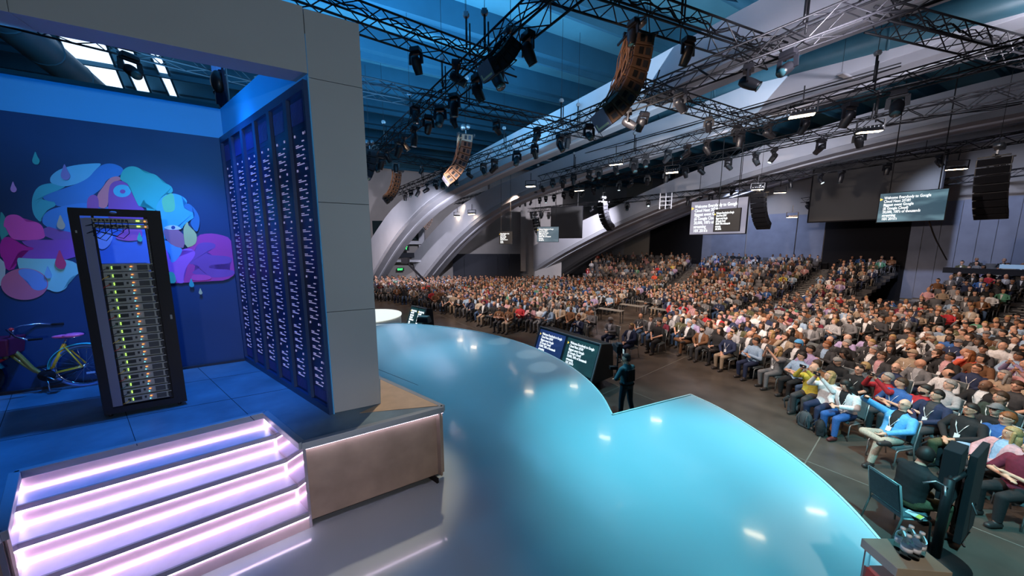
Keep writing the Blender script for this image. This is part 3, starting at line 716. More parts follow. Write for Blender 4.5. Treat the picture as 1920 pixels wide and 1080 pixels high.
# ------------------------------------------------------------------ colourful city bicycle against the wall
bk = on_z(150, 726, PZ); bdir = bwd.copy(); bn = bwn.copy()
ai = on_z(20, 742, PZ)
def bp(x, y, o=0):
    p = on_plane(x, y, (bk.x, bk.y), (bn.x, bn.y)); return p+bn*o
bike = empty('bicycle', (0, 0, 0), 0, 'yellow step through city bicycle with pink saddle and teal mudguards by the mural', 'bicycle')
M_yel = mat('bike_yellow', (.75, .52, .03), .3, coat=.5); M_oli = mat('bike_frame_olive', (.22, .20, .04), .35, coat=.4); M_pnk = mat('saddle_pink', (.85, .16, .45), .4)
M_teal = mat('mudguard_teal', (.05, .55, .62), .3, coat=.5); M_tyre = mat('tyre_blue', (.10, .22, .50), .6); M_chr = mat('bike_chrome', (.75, .78, .85), .2, metal=1)
M_bask = mat('basket_maroon', (.13, .01, .05), .6); M_red = mat('bike_red', (.7, .03, .03), .3)
wr = .345
rc = bp(160, 688); rc.z = PZ+wr+.0
fc = rc-bdir*1.12
for c, nm in ((rc, 'rear_wheel'), (fc, 'front_wheel')):
    b = MB(); b.tube([c+bdir*math.cos(t/40*2*PI)*(wr-.02)+V((0, 0, math.sin(t/40*2*PI)*(wr-.02))) for t in range(40)], .02, 8, closed=True)
    wh = b.build(nm, M_tyre if c is rc else M_black, bike)
    b = MB(); b.tube([c+bdir*math.cos(t/40*2*PI)*(wr-.05)+V((0, 0, math.sin(t/40*2*PI)*(wr-.05))) for t in range(40)], .011, 6, closed=True); b.build('rim', M_chr, wh)
    b = MB(); b.cyl(c-bn*.05, c+bn*.05, .025, n=12); b.build('hub', M_chr, wh)
    for k in range(18):
        a = 2*PI*k/18; b = MB(); b.bar(c+bn*(.03 if k % 2 else -.03), c+bdir*math.cos(a)*(wr-.055)+V((0, 0, math.sin(a)*(wr-.055))), .0035, .0035); b.build('spoke', M_chr, wh)
def pipe(name, m, pts, r, n=10): b = MB(); b.tube(pts, r, n); return b.build(name, m, bike)
bb = bp(92, 702); stp = bp(121, 645); 
pipe('seat_tube', M_yel, [bb, stp], .022)
pipe('seat_post', M_chr, [stp, bp(124, 636)], .014)
pipe('step_frame', M_oli, [bp(14, 648), bp(38, 668), bp(60, 690), bp(76, 700), bb], .026)
pipe('down_tube', M_oli, [bp(16, 662), bp(45, 684), bp(66, 697), bb], .020)
pipe('head_tube', M_oli, [bp(17, 640), bp(10, 672)], .025)
for s_ in (-1, 1):
    pipe('chain_stay', M_yel, [bb+bn*.02*s_, rc+bn*.06*s_], .011, 8); pipe('seat_stay', M_yel, [stp+bn*.02*s_-V((0, 0, .03)), rc+bn*.06*s_], .010, 8)
    pipe('fork_blade', M_red, [bp(10, 672)+bn*.05*s_, fc+bn*.06*s_], .013, 8)
    pipe('kickstand', M_chr, [bb+bn*.05*s_+V((0, 0, -.03)), bp(104, 727)+bn*.12*s_-V((0, 0, 0)), V((*(bp(118, 742).xy), PZ+.012))+bn*(.0 if s_ > 0 else .05)], .009, 6) if s_ > 0 else None
b = MB(); b.cyl(bb-bn*.09, bb+bn*.09, .02, n=10); b.cyl(bb+bn*.045, bb+bn*.05, .09, n=24); b.build('chainring', M_black, bike)
pipe('chain', M_black, [bb+bn*.05+V((0, 0, .085)), rc+bn*.05+V((0, 0, .03))], .006, 5); pipe('chain', M_black, [bb+bn*.05-V((0, 0, .085)), rc+bn*.05-V((0, 0, .03))], .006, 5)
for s_ in (-1, 1):
    ep = bb+bn*.09*s_+(bdir*.12*s_-V((0, 0, .10*s_))); pipe('crank_arm', M_chr, [bb+bn*.08*s_, ep], .010, 6)
    b = MB(); b.box(ep+bn*.05*s_, (.09, .09, .02), rz(math.atan2(bdir.y, bdir.x))); b.build('pedal', M_black, bike)
# saddle
b = MB(); sc = bp(128, 629)
Ms = Mat3(bdir, bn, V((0, 0, 1)))
b.ell(sc+bdir*.05, (.11, .085, .035), Ms, 16, 10); b.ell(sc-bdir*.06+V((0, 0, -.004)), (.11, .035, .028), Ms, 14, 8); sd_ = b.build('saddle', M_pnk, bike)
b = MB(); b.tube([sc-bdir*.1-V((0, 0, .03)), sc-V((0, 0, .05)), sc+bdir*.1-V((0, 0, .03))], .006, 6); b.build('saddle_rail', M_chr, sd_)
for nm, c, a0, a1 in (('rear_mudguard', rc, -.05, 1.12), ('front_mudguard', fc, .1, .95)):
    b = MB(); pts = []
    for k in range(25):
        a = PI*(a0+(a1-a0)*k/24); pts.append(c+bdir*math.cos(a)*(wr+.028)+V((0, 0, math.sin(a)*(wr+.028))))
    vs = []; 
    for k, p in enumerate(pts):
        o_ = (p-c).normalized()
        for s_, h in ((-.032, -.012), (-.02, .0), (.02, .0), (.032, -.012)): vs.append(p+bn*s_+o_*h)
    fs = [(4*k+j, 4*k+j+1, 4*k+j+5, 4*k+j+4) for k in range(24) for j in range(3)]
    b.add(vs, fs, 0, True); o = b.build(nm, M_teal, bike); sm = o.modifiers.new('thick', 'SOLIDIFY'); sm.thickness = .004
pipe('stem', M_chr, [bp(17, 640), bp(25, 618)], .014)
hb = bp(25, 616)
pipe('handlebar', M_chr, [bp(82, 628)+bn*.30, bp(55, 624)+bn*.26, hb+bn*.12+V((0, 0, .01)), hb+V((0, 0, .0)), hb-bn*.12+V((0, 0, .01)), bp(50, 612)-bn*.2, bp(78, 614)-bn*.22], .011, 8)
for s_, x in ((1, 82), (-1, 78)):
    p = bp(82, 628)+bn*.30 if s_ > 0 else bp(78, 614)-bn*.22
    b = MB(); b.cyl(p, p+bdir*.12, .017, n=10); b.build('grip', M_black, bike)
b = MB(); b.ell(bp(27, 616)+bn*.06, (.025, .025, .025), n=10, m=8); b.build('bell', M_red, bike)
b = MB(); bc = bp(2, 650); b.box(bc-bdir*.02, (.30, .30, .26), rz(math.atan2(bdir.y, bdir.x)), taper=1.2); b.build('basket', M_bask, bike, bevel=.02)
b = MB(); b.box(rc+bn*.03+V((0, 0, -.12))+bdir*.06, (.09, .012, .03), rz(math.atan2(bdir.y, bdir.x))); b.build('spoke_reflector', mat('reflector_blue', (.3, .55, .9), .3), bike)

# ------------------------------------------------------------------ hanging and floor screens
TXT = ['Welcome Everybody to Google', 'Cloud Next 2018!!', 'Biggest event Google', '(& Google Cloud)', "20,000, 100's of thousands", 'streaming', "10X 2016's"]
M_txt = mat('screen_text', (.9, .95, 1), .6, emit=1.0, ecol=(.9, .97, 1))
M_arrow = mat('screen_arrow', (.9, .6, .1), .6, emit=.9, ecol=(1, .7, .1))
def screen_mat(name, c0, c1, e):
    if name in _m: return _m[name]
    m = mat(name, (.008, .008, .008), .55); nt = m.node_tree; b = nt.nodes['Principled BSDF']
    tc = nt.nodes.new('ShaderNodeTexCoord'); n = nt.nodes.new('ShaderNodeTexNoise'); n.inputs['Scale'].default_value = 1.4
    mp = nt.nodes.new('ShaderNodeMapping'); mp.inputs['Scale'].default_value = (1, 1, 2.2)
    nt.links.new(tc.outputs['Generated'], mp.inputs[0]); nt.links.new(mp.outputs[0], n.inputs['Vector'])
    r = nt.nodes.new('ShaderNodeValToRGB'); r.color_ramp.elements[0].color = (*c0, 1); r.color_ramp.elements[1].color = (*c1, 1)
    r.color_ramp.elements[0].position = .42; r.color_ramp.elements[1].position = .7
    nt.links.new(n.outputs[0], r.inputs[0]); nt.links.new(r.outputs[0], b.inputs['Emission Color']); b.inputs['Emission Strength'].default_value = e
    return m
def screen(tl, tr, br, bl, label, sm, textm=M_txt, th=.08, frame=M_black, tx=.06, tscale=1.0, text=True, stand=None, name='display_screen', cut=True, tw=.60, cat='screen'):
    tl, tr, br, bl = V(tl), V(tr), V(br), V(bl)
    x = ((tr-tl)+(br-bl)).normalized(); dn = ((bl-tl)+(br-tr)); dn = (dn-x*dn.dot(x)).normalized(); n = x.cross(dn).normalized()
    if n.dot(V((0, 0, CZ))-tl) < 0: n = -n
    W = ((tr-tl).length+(br-bl).length)/2; H = ((bl-tl).length+(br-tr).length)/2
    c = (tl+tr+br+bl)/4; e = empty(name, c, 0, label, cat)
    M4 = Mat3(x, -n, -dn)
    def P(u, v, o=0): return x*u-dn*v+n*o
    b = MB(); b.slab([P(-W/2, -H/2), P(W/2, -H/2), P(W/2, H/2), P(-W/2, H/2)], -n*th); b.build('housing', frame, e)
    g = H*.02
    b = MB(); b.slab([P(-W/2+g, -H/2+g, .001), P(W/2-g, -H/2+g, .001), P(W/2-g, H/2-g, .001), P(-W/2+g, H/2-g, .001)], n*.004); b.build('display', sm, e)
    if text:
        lines = TXT+(['We have been finding such'] if cut else [])
        t = text_mesh(TXT, 1.0, 'lettering', textm, None, .004, .92)
        bb = [v.co for v in t.data.vertices]; mx = max(v.x for v in bb); mn = min(v.x for v in bb); ty = max(v.y for v in bb); by = min(v.y for v in bb)
        sx = W*tw*1.22/(mx-mn)*tscale; sy = H*.80/(ty-by)
        rot = Mat3(x, -dn, n)
        for v in t.data.vertices:
            p = V(((v.co.x-mn)*sx, (v.co.y-ty)*sy, v.co.z)); q = rot @ p
            v.co = q
        t.parent = e; t.location = P(-W/2+W*tx+W*.02, H/2-H*.12, .008)
        b = MB(); a0 = P(-W/2+W*.02, H/2-H*.17, .008); b.add([a0, a0+x*W*.045-dn*-H*-.03, a0+dn*H*.06], [(0, 1, 2)]); b.v = [tuple(a0), tuple(a0+x*W*.05+dn*H*.045), tuple(a0+dn*H*.09)]; b.build('cursor_arrow', M_arrow, e)
    return e, P, W, H, x, n, dn
sd_dir = V((-.62, .785, 0)).normalized()      # left-hand direction of the hanging screens in plan
def hang(x0, x1, y0t, y0b, Y, label, sm, d=None, **k):
    """left edge at pixel column x0 and depth Y; the top and bottom heights come from there"""
    tl = at_y(x0, y0t, Y); d = d or sd_dir
    r = ray(x1, (y0t+y0b)/2); a = r.x/r.y      # tl + s*(-d) meets the column x1
    s_ = (a*tl.y-tl.x)/(-d.x+a*d.y) if abs(-d.x+a*d.y) > 1e-6 else 2
    bl = at_y(x0, y0b, Y); bl = V((tl.x, tl.y, bl.z))
    o_ = V((-d.x, -d.y, 0))*s_
    return screen(tl, tl+o_, bl+o_, bl, label, sm, **k)
SM_dark = screen_mat('screen_off', (.014, .012, .014), (.018, .016, .018), .6)
SM_teal = screen_mat('screen_teal', (.02, .07, .11), (.12, .24, .30), 1)
SM_pale = screen_mat('screen_pale', (.30, .29, .38), (.38, .36, .44), 1)
SM_bg = screen_mat('screen_blue_grey', (.10, .15, .19), (.16, .22, .26), 1)
SM_blk = screen_mat('screen_black', (.004, .004, .006), (.01, .01, .012), 1)
SM_navy = screen_mat('screen_navy', (.01, .03, .12), (.02, .05, .2), 1)
SM_dteal = screen_mat('screen_deep_teal', (.008, .04, .05), (.01, .06, .07), 1)
big = hang(1525, 1766, 315, 418, 27, 'very large dark blank screen hanging at the right, behind the lit text screen', SM_dark, text=False, th=.25)
s2_ = hang(1650, 1775, 363, 418, 15, 'teal screen with white text hanging in front of the large dark screen', SM_teal, tw=.56)
s3_ = hang(1296, 1401, 378, 441, 24, 'pale lilac screen with white text hanging left of the large dark screen', SM_pale, th=.12, tw=.62)
s4_ = hang(1340, 1388, 393, 435, 17, 'small black text screen hanging in front of the pale lilac screen', SM_blk, tw=.55)
s5_ = hang(1033, 1092, 388, 447, 31, 'large dark blank screen hanging behind the small blue grey text screen', SM_dark, text=False, th=.25, d=V((-.95, .3, 0)).normalized())
s6_ = hang(1007, 1048, 425, 454, 27, 'blue grey screen with white text hanging before the arches', SM_bg, d=V((-.97, .2, 0)).normalized(), tw=.55)
s7_ = hang(936, 961, 434, 458, 26, 'small black text screen hanging above the dark partition wall', SM_blk, d=V((-.97, .2, 0)).normalized(), tw=.55)
M_wire = mat('black_steel', (.012, .012, .014), .5, metal=.3)
M_steel = mat('bright_steel', (.55, .55, .58), .35, metal=.8)
for e, P, W, H, x, n, dn in (big, s2_, s3_, s4_, s5_, s6_, s7_):
    for k in (-.35, .35):
        b = MB(); p = P(W*k, H/2); b.bar(p, V((p.x, p.y, 11.5-e.location.z)), .025, .025); b.build('hanging_cable', M_wire, e)
b = MB(); p0 = on_z(1742, 420, 6); e = s2_[0]; q = [at_y(1742, 414, 15.2)-e.location, at_y(1752, 445, 16)-e.location, at_y(1775, 487, 18)-e.location]
b.tube(chaikin([V(a) for a in q], 2), .03, 6); b.build('power_cable', M_wire, e)
# two sloping confidence monitor boxes at the front of the stage
def wedge(a_px, b_px, h, depth, label, screens, z0=0, tilt=.38):
    a = V(a_px); b = V(b_px); x = (b-a).normalized(); n = V((x.y, -x.x, 0))
    if n.dot(V((0, 0, 0))-V((a.x, a.y, 0))) < 0: n = -n     # to the stage
    W = (b-a).length; e = empty('monitor_box', a, 0, label, 'monitor box')
    prof = [(0, 0), (-depth, 0), (-depth*.92, h*.93), (-tilt*h-.08, h), (-tilt*h, h)]
    m_ = MB(); fr = []
    for s_ in (0, 1): fr.append([x*W*s_+n*p[0]+V((0, 0, p[1])) for p in prof])
    vs = fr[0]+fr[1]; k = len(prof)
    m_.add(vs, [tuple(range(k)), tuple(range(2*k-1, k-1, -1))]+[(i, k+i, k+(i+1) % k, (i+1) % k) for i in range(k)])
    m_.build('cabinet', mat('monitor_box_paint', (.012, .018, .022), .6), e)
    up_ = (n*(-tilt*h)+V((0, 0, h))); ul = up_.length; u = up_.normalized(); fn = x.cross(u).normalized()
    if fn.dot(n) < 0: fn = -fn
    for s_ in (0, 1):
        m_ = MB(); m_.bar(x*W*s_+fn*.01, x*W*s_+up_+fn*.01, .05, .05); m_.build('edge_bar', mat('edge_grey', (.18, .2, .21), .5), e)
    m_ = MB(); m_.bar(up_+fn*.01, up_+x*W+fn*.01, .05, .05); m_.build('edge_bar', mat('edge_grey', (.18, .2, .21), .5), e)
    nS = len(screens)
    for i, sm in enumerate(screens):
        u0 = W*(i+.04)/nS; u1 = W*(i+.96)/nS; v0 = .16; v1 = .95
        q = [x*u0+up_*v0, x*u1+up_*v0, x*u1+up_*v1, x*u0+up_*v1]
        m_ = MB(); m_.slab([p+fn*.006 for p in q], fn*.012); d_ = m_.build('monitor', sm, e)
        t = text_mesh(TXT, 1.0, 'lettering', M_txt, d_, .003, .92)
        vv = t.data.vertices; mx = max(v.co.x for v in vv); mn = min(v.co.x for v in vv); ty = max(v.co.y for v in vv); by = min(v.co.y for v in vv)
        sx = (u1-u0)*.78/(mx-mn); sy = ul*(v1-v0)*.74/(ty-by); rot = Mat3(x, u, fn)
        for v in vv: v.co = rot @ V(((v.co.x-mn)*sx, (v.co.y-ty)*sy, v.co.z))
        t.location = x*(u0+(u1-u0)*.12)+up_*v1-u*ul*.08+fn*.022
        m_ = MB(); a0 = x*(u0+(u1-u0)*.03)+up_*v1-u*ul*.10+fn*.022; m_.add([a0, a0+x*.07-u*.05, a0-u*.10], [(0, 1, 2)]); m_.build('cursor_arrow', M_arrow, d_)
    return e
# positions measured on the hall floor
wa = on_z(1003, 668, .45); wb = on_z(1092, 712, .0)
wedge((.72, 11.5, .25), (2.4, 9.3, .25), 1.2, 1.15, 'black sloping monitor box with two text screens at the stage edge, nearer one', [SM_navy, SM_dteal])
wedge((-5.4, 15.7, .2), (-4.45, 14.9, .2), 1.25, .9, 'black sloping monitor box with two text screens at the far stage end', [SM_dteal, SM_dteal])
# small monitor speaker on the floor
sb = on_z(1112, 700, 0); e = empty('floor_speaker', sb, R(20), 'small black floor speaker beside the nearer monitor box', 'speaker')
b = MB(); b.box((0, 0, .25), (.55, .4, .5), taper=.85); b.build('cabinet', M_dark, e, bevel=.02)
b = MB(); b.box((0, -.2, .25), (.42, .02, .38)); b.build('grille', M_black, e); b = MB(); b.tube([(-.12, 0, .47), (-.1, 0, .54), (.1, 0, .54), (.12, 0, .47)], .015, 6); b.build('handle', M_dark, e)
e = empty('floor_speaker', at_y(795, 604, 13.75).xy.to_3d()+V((0, 0, SZ)), R(-10), 'low grey floor speaker at the far stage end before the monitor box', 'speaker')
b = MB(); b.box((0, 0, .14), (.6, .35, .28), taper=.75); b.build('cabinet', mat('speaker_grey', (.09, .11, .10), .6), e, bevel=.02)
b = MB(); b.box((0, -.172, .13), (.48, .02, .18)); b.build('grille', M_black, e)

# ------------------------------------------------------------------ lectern with water bottles, lower right
M_lwood = mat('lectern_wood', (.42, .36, .27), .45, noise=.12, nscale=5, bump=.04); M_lpale = mat('lectern_edge', (.52, .42, .40), .5, noise=.08, nscale=6)
M_acr = mat('clear_acrylic', (.85, .92, .95), .05, trans=.95, ior=1.45); M_lred = mat('lectern_red', (.62, .05, .04), .45)
lz = 2.02
q = [on_z(1617, 1009, lz), on_z(1708, 1010, lz), on_z(1787, 1074, lz), on_z(1684, 1066, lz)]
lec = empty('lectern', (q[0].x, q[0].y, SZ), 0, 'wooden topped lectern with clear legs and red panel at the lower right', 'lectern')
lo = V(lec.location)
b = MB(); b.slab([p-lo for p in q], (0, 0, -.075)); b.build('top', M_lwood, lec, bevel=.003)
fdv = (q[3]-q[0]); 
b = MB(); f0 = q[0]-lo; f1 = q[3]-lo; nn = V((f1-f0).cross(V((0, 0, 1)))).normalized()
if nn.dot(V((-3, -2, 0))) < 0: nn = -nn
b.slab([f0+nn*.002, f1+nn*.002, f1+nn*.002-V((0, 0, .077)), f0+nn*.002-V((0, 0, .077))], nn*.004); b.build('front_edge', M_lpale, lec)
cen = sum((p for p in q), V())/4-lo
for i, p in enumerate(q):
    pp = (p-lo)*.82+cen*.18; b = MB(); b.box((pp.x, pp.y, (lz-SZ-.075)/2), (.028, .028, lz-SZ-.075)); b.build('leg', M_acr, lec)
b = MB(); zc = .42; pts = [(p-lo)*.86+cen*.14 for p in q]; b.slab([V((p.x, p.y, .05)) for p in pts], (0, 0, .58)); b.build('red_panel', M_lred, lec, bevel=.004)
M_wat = mat('clear_bottle', (.97, .99, 1), .03, trans=1, ior=1.12); M_lab = mat('bottle_label', (.75, .8, .9), .5)
def bottle():
    e = empty('water_bottle', (0, 0, 0))
    b = MB(); prof = [(.030, 0), (.033, .01), (.033, .05), (.030, .055), (.033, .06), (.033, .10), (.030, .105), (.033, .11), (.033, .135), (.022, .165), (.013, .178), (.013, .192)]
    n = 16; vs = [V((r*math.cos(2*PI*j/n), r*math.sin(2*PI*j/n), z)) for r, z in prof for j in range(n)]
    fs = [(i*n+j, i*n+(j+1) % n, (i+1)*n+(j+1) % n, (i+1)*n+j) for i in range(len(prof)-1) for j in range(n)]+[tuple(range(n-1, -1, -1)), tuple((len(prof)-1)*n+j for j in range(n))]
    b.add(vs, fs, 0, True); b.build('bottle_body', M_wat, e)
    b = MB(); b.cyl((0, 0, .185), (0, 0, .203), .0155, n=14); b.build('cap', mat('bottle_cap', (.85, .88, .92), .4), e)
    b = MB(); b.cyl((0, 0, .065), (0, 0, .10), .0336, n=16); b.build('bottle_label', M_lab, e)
    return e
bt = None
for i, (px, py, lab) in enumerate([(1686, 1030, 'leftmost clear water bottle on the lectern'), (1702, 1027, 'rear middle clear water bottle on the lectern'), (1697, 1045, 'front clear water bottle on the lectern'), (1712, 1046, 'clear water bottle on the lectern between the front and rightmost ones'), (1722, 1040, 'rightmost clear water bottle on the lectern')]):
    p = on_z(px, py, lz)
    if bt is None: bt = bottle(); bt.location = p; tag(bt, lab, 'bottle', 'water bottles on the lectern')
    else: copy_tree(bt, p, label=lab)
# ------------------------------------------------------------------ people
M_skin = objmat('skin', .55, .06, 18); M_cloth = objmat('cloth', .85, .14, 26); M_cloth2 = objmat('denim', .85, .22, 60); M_hair = objmat('hair', .6, .3, 60)
M_shoe = objmat('shoe', .5, .1, 30); M_eyew = mat('eye_white', (.75, .72, .70), .3); M_pupil = mat('pupil', (.02, .015, .01), .2); M_lips = mat('lips', (.42, .14, .12), .5)
M_brow = mat('brow', (.04, .025, .02), .8); M_lan = mat('lanyard_white', (.85, .85, .86), .6); M_glass2 = mat('spectacles', (.015, .015, .018), .3)
def capsule(mb_, a, b, r0, r1, n=10):
    a = V(a); b = V(b); d = (b-a).normalized(); pts = []; rs = []
    for t in (1.0, .8, .45): pts.append(a-d*r0*t*.98); rs.append(max(.002, r0*math.sqrt(max(0, 1-t*t))))
    k = 5
    for i in range(k+1): pts.append(a+(b-a)*i/k); rs.append(r0+(r1-r0)*i/k)
    for t in (.45, .8, 1.0): pts.append(b+d*r1*t*.98); rs.append(max(.002, r1*math.sqrt(max(0, 1-t*t))))
    mb_.tube(pts, rs, n)
def loft(mb_, rings, n=16):
    """rings: (centre, xdir, ydir, rx, ry)"""
    vs = []
    for c, x, y, r0, r1 in rings:
        for j in range(n):
            t = 2*PI*j/n; cx = math.copysign(abs(math.cos(t))**.8, math.cos(t)); sy = math.copysign(abs(math.sin(t))**.8, math.sin(t)); vs.append(c+x*r0*cx+y*r1*sy)
    k = len(rings); fs = [(i*n+j, i*n+(j+1) % n, (i+1)*n+(j+1) % n, (i+1)*n+j) for i in range(k-1) for j in range(n)]
    fs += [tuple(range(n-1, -1, -1)), tuple((k-1)*n+j for j in range(n))]
    mb_.add(vs, fs, 0, True)
POSES = {
 'lap':   dict(lean=-8, hy=-16, hp=8, el=[(.27,.05,.78),(.27,.05,.78)], ha=[(.05,.26,.66),(.06,.30,.65)]),
 'cross': dict(lean=-10, hy=-34, hp=6, el=[(.28,.05,.72),(.28,.07,.72)], ha=[(-.01,.20,.80),(-.01,.25,.76)]),
 'leg':   dict(lean=-14, hy=-20, hp=4, el=[(.28,.02,.78),(.28,.04,.78)], ha=[(.06,.25,.70),(.08,.28,.67)], kn=[(.10,.44,.53),(.16,.46,.62)], an=[(.08,.46,.09),(-.20,.50,.60)]),
 'phone': dict(lean=-4, hy=-28, hp=14, el=[(.24,.24,.98),(.24,.24,.98)], ha=[(.05,.36,1.24),(.06,.36,1.24)]),
 'chin':  dict(lean=4, hy=-38, hp=6, el=[(.25,.16,.76),(.20,.24,.84)], ha=[(.05,.30,.70),(.03,.16,1.08)]),
 'back':  dict(lean=-20, hy=-18, hp=10, el=[(.27,-.02,.80),(.27,-.02,.80)], ha=[(.07,.20,.66),(.05,.22,.66)], kn=[(.12,.46,.50),(.12,.47,.50)], an=[(.14,.78,.10),(.10,.74,.10)]),
 'left':  dict(lean=-6, hy=6, hp=6, el=[(.27,.06,.78),(.27,.04,.78)], ha=[(.08,.34,.60),(.05,.28,.65)]),
 'right': dict(lean=-6, hy=-58, hp=6, el=[(.27,.04,.78),(.27,.06,.78)], ha=[(.06,.27,.65),(.09,.34,.60)]),
 'clap':  dict(lean=2, hy=-22, hp=8, el=[(.25,.16,.80),(.25,.16,.80)], ha=[(.02,.34,.94),(.02,.34,.96)]),
 'handup': dict(lean=-20, hy=-4, hp=16, el=[(.27,.02,.80),(.42,.14,1.16)], ha=[(.06,.24,.66),(.24,.38,1.30)], kn=[(.10,.46,.52),(.14,.48,.62)], an=[(.08,.56,.09),(-.22,.52,.60)]),
 'read':  dict(lean=6, hy=-28, hp=-28, el=[(.25,.12,.78),(.25,.12,.78)], ha=[(.06,.34,.76),(.06,.34,.76)]),
 'forward': dict(lean=12, hy=20, hp=-6, el=[(.27,.22,.78),(.27,.22,.78)], ha=[(.10,.46,.74),(.10,.46,.74)]),
 'stand': dict(lean=2, hy=28, hp=6, stand=1, el=[(.34,.04,1.12),(.30,.20,1.16)], ha=[(.22,.22,1.02),(.24,.42,1.34)], kn=[(.12,.04,.50),(.12,-.02,.50)], an=[(.15,.02,.09),(.16,-.12,.09)]),
}
HEADR = (.076, .096, .118)
def make_pose(nm):
    p = POSES[nm]; Rt = Matrix.Rotation(R(-p['lean']), 3, 'X'); base = V((0, 0, .93 if p.get('stand') else .55))
    T = lambda v: base+Rt @ V(v)
    mb_ = MB(); prim = []      # prim: (region, a, b, ra, rb)
    X = V((1, 0, 0)); Y = Rt @ V((0, 1, 0))
    rings = [(-.10, .10, .09), (-.06, .165, .12), (.0, .178, .128), (.10, .155, .115), (.20, .158, .112), (.32, .182, .120), (.40, .190, .112), (.455, .165, .092), (.49, .105, .070), (.52, .062, .058)]
    loft(mb_, [(T((0, .0, z)), X, Y, a, b) for z, a, b in rings])
    prim.append(('pelvis', T((0, 0, -.06)), T((0, 0, .02)), .16, .16)); prim.append(('torso', T((0, 0, .06)), T((0, 0, .40)), .15, .165))
    prim.append(('torso', T((-.13, 0, .43)), T((.13, 0, .43)), .08, .08))
    capsule(mb_, T((0, -.005, .47)), T((0, .02, .61)), .062, .055); prim.append(('head', T((0, 0, .53)), T((0, .02, .62)), .056, .05))
    hc = T((0, .03, .682)); Rh = Matrix.Rotation(R(p['hy']), 3, 'Z') @ Matrix.Rotation(R(p['hp']), 3, 'X')
    H = lambda v: hc+Rh @ V(v)
    mb_.ell(hc, HEADR, Rh, 20, 14); mb_.ell(H((0, .028, -.055)), (.054, .066, .062), Rh, 14, 10)      # skull, jaw
    mb_.ell(H((0, -.02, .01)), (.078, .088, .10), Rh, 16, 10)
    mb_.ell(H((0, .098, -.012)), (.013, .022, .026), Rh, 8, 6); mb_.ell(H((0, .092, .022)), (.045, .012, .010), Rh, 10, 6)   # nose, brow ridge
    for s_ in (-1, 1): mb_.ell(H((.078*s_, -.005, -.005)), (.012, .022, .032), Rh, 8, 6)
    mb_.ell(H((0, .088, -.055)), (.026, .010, .010), Rh, 8, 6)
    prim.append(('head', H((0, 0, -.05)), H((0, 0, .05)), .09, .1))
    hands = []
    for i, s_ in enumerate((-1, 1)):
        sh = T((.185*s_, 0, .425)); e = V((p['el'][i][0]*s_, p['el'][i][1], p['el'][i][2])); h = V((p['ha'][i][0]*s_, p['ha'][i][1], p['ha'][i][2]))
        capsule(mb_, sh, e, .058, .044); capsule(mb_, e, h, .043, .028)
        prim.append(('uarm', sh, e, .058, .044)); prim.append(('farm', e, h, .043, .028))
        d = (h-e).normalized(); side = d.cross(V((0, 0, 1)))
        side = side.normalized() if side.length > .1 else V((1, 0, 0)); 
        if side.dot(V((s_, 0, 0))) < 0: side = -side
        nrm = side.cross(d).normalized(); 
        capsule(mb_, h+d*.02, h+d*.06, .030, .032, 8); pc_ = h+d*.05
        for k, L in enumerate((.066, .078, .074, .058)):
            o_ = h+d*.085+side*(-.027+.018*k); kn = o_+d*L*.5; tip = kn+(d*.55-nrm*.5*s_*(1 if nrm.z > 0 else -1)).normalized()*L*.55
            capsule(mb_, o_-d*.02, kn, .0105, .0098, 6); capsule(mb_, kn, tip, .0098, .0085, 6)
        th0 = h+d*.03-side*.028; capsule(mb_, th0, th0+(d*.7-side*.7).normalized()*.055, .0125, .010, 6)
        prim.append(('hand', h+d*.01, h+d*.14, .03, .03)); hands.append((h+d*.10, d))
    kns = p.get('kn', [(.12, .44, .50), (.12, .44, .50)]); ans = p.get('an', [(.13, .46, .09), (.12, .40, .09)])
    for i, s_ in enumerate((-1, 1)):
        hp_ = T((.095*s_, 0, -.02)); k_ = V((kns[i][0]*s_, kns[i][1], kns[i][2])); a_ = V((ans[i][0]*s_, ans[i][1], ans[i][2]))
        capsule(mb_, hp_, k_, .088, .062); capsule(mb_, k_, a_, .060, .040)
        prim.append(('thigh', hp_, k_, .088, .062)); prim.append(('shin', k_, a_+(k_-a_)*.12, .060, .042))
        sd = (a_-k_).normalized(); fd_ = V((0, 1, 0)); fd_ = (fd_-sd*fd_.dot(sd)); fd_ = (fd_.normalized()*.8+V((.12*s_, .6, 0))*.4).normalized()
        if a_.z < .15: fd_.z = 0; fd_.normalize(); zc = .045-a_.z+.0
        else: zc = 0
        f0 = a_+V((0, 0, -.03 if a_.z < .15 else 0))-fd_*.03+sd*(0 if a_.z < .15 else .03); f1 = f0+fd_*.17
        if a_.z < .15: f0.z = .048; f1.z = .040
        capsule(mb_, a_, f0, .040, .042, 8); capsule(mb_, f0, f1, .046, .038, 10); prim.append(('foot%d' % i, f0, f1, .048, .042))
    me = bpy.data.meshes.new('raw'); me.from_pydata(mb_.v, [], mb_.f)
    ob = bpy.data.objects.new('raw', me); C.objects.link(ob)
    m = ob.modifiers.new('r', 'REMESH'); m.mode = 'VOXEL'; m.voxel_size = .0115; m.use_smooth_shade = True
    m2_ = ob.modifiers.new('s', 'SMOOTH'); m2_.iterations = 3; m2_.factor = .5
    dg = bpy.context.evaluated_depsgraph_get(); dg.update()
    body = bpy.data.meshes.new_from_object(ob.evaluated_get(dg)); bpy.data.objects.remove(ob); bpy.data.meshes.remove(me)
    body.name = 'person'; body.materials.clear(); body.materials.append(M_skin)
    nv = len(body.vertices); co = np.empty(nv*3); body.vertices.foreach_get('co', co); co = co.reshape(-1, 3)
    no = np.empty(nv*3); body.vertices.foreach_get('normal', no); no = no.reshape(-1, 3)
    best = np.full(nv, 1e9); reg = np.zeros(nv, int); names = []
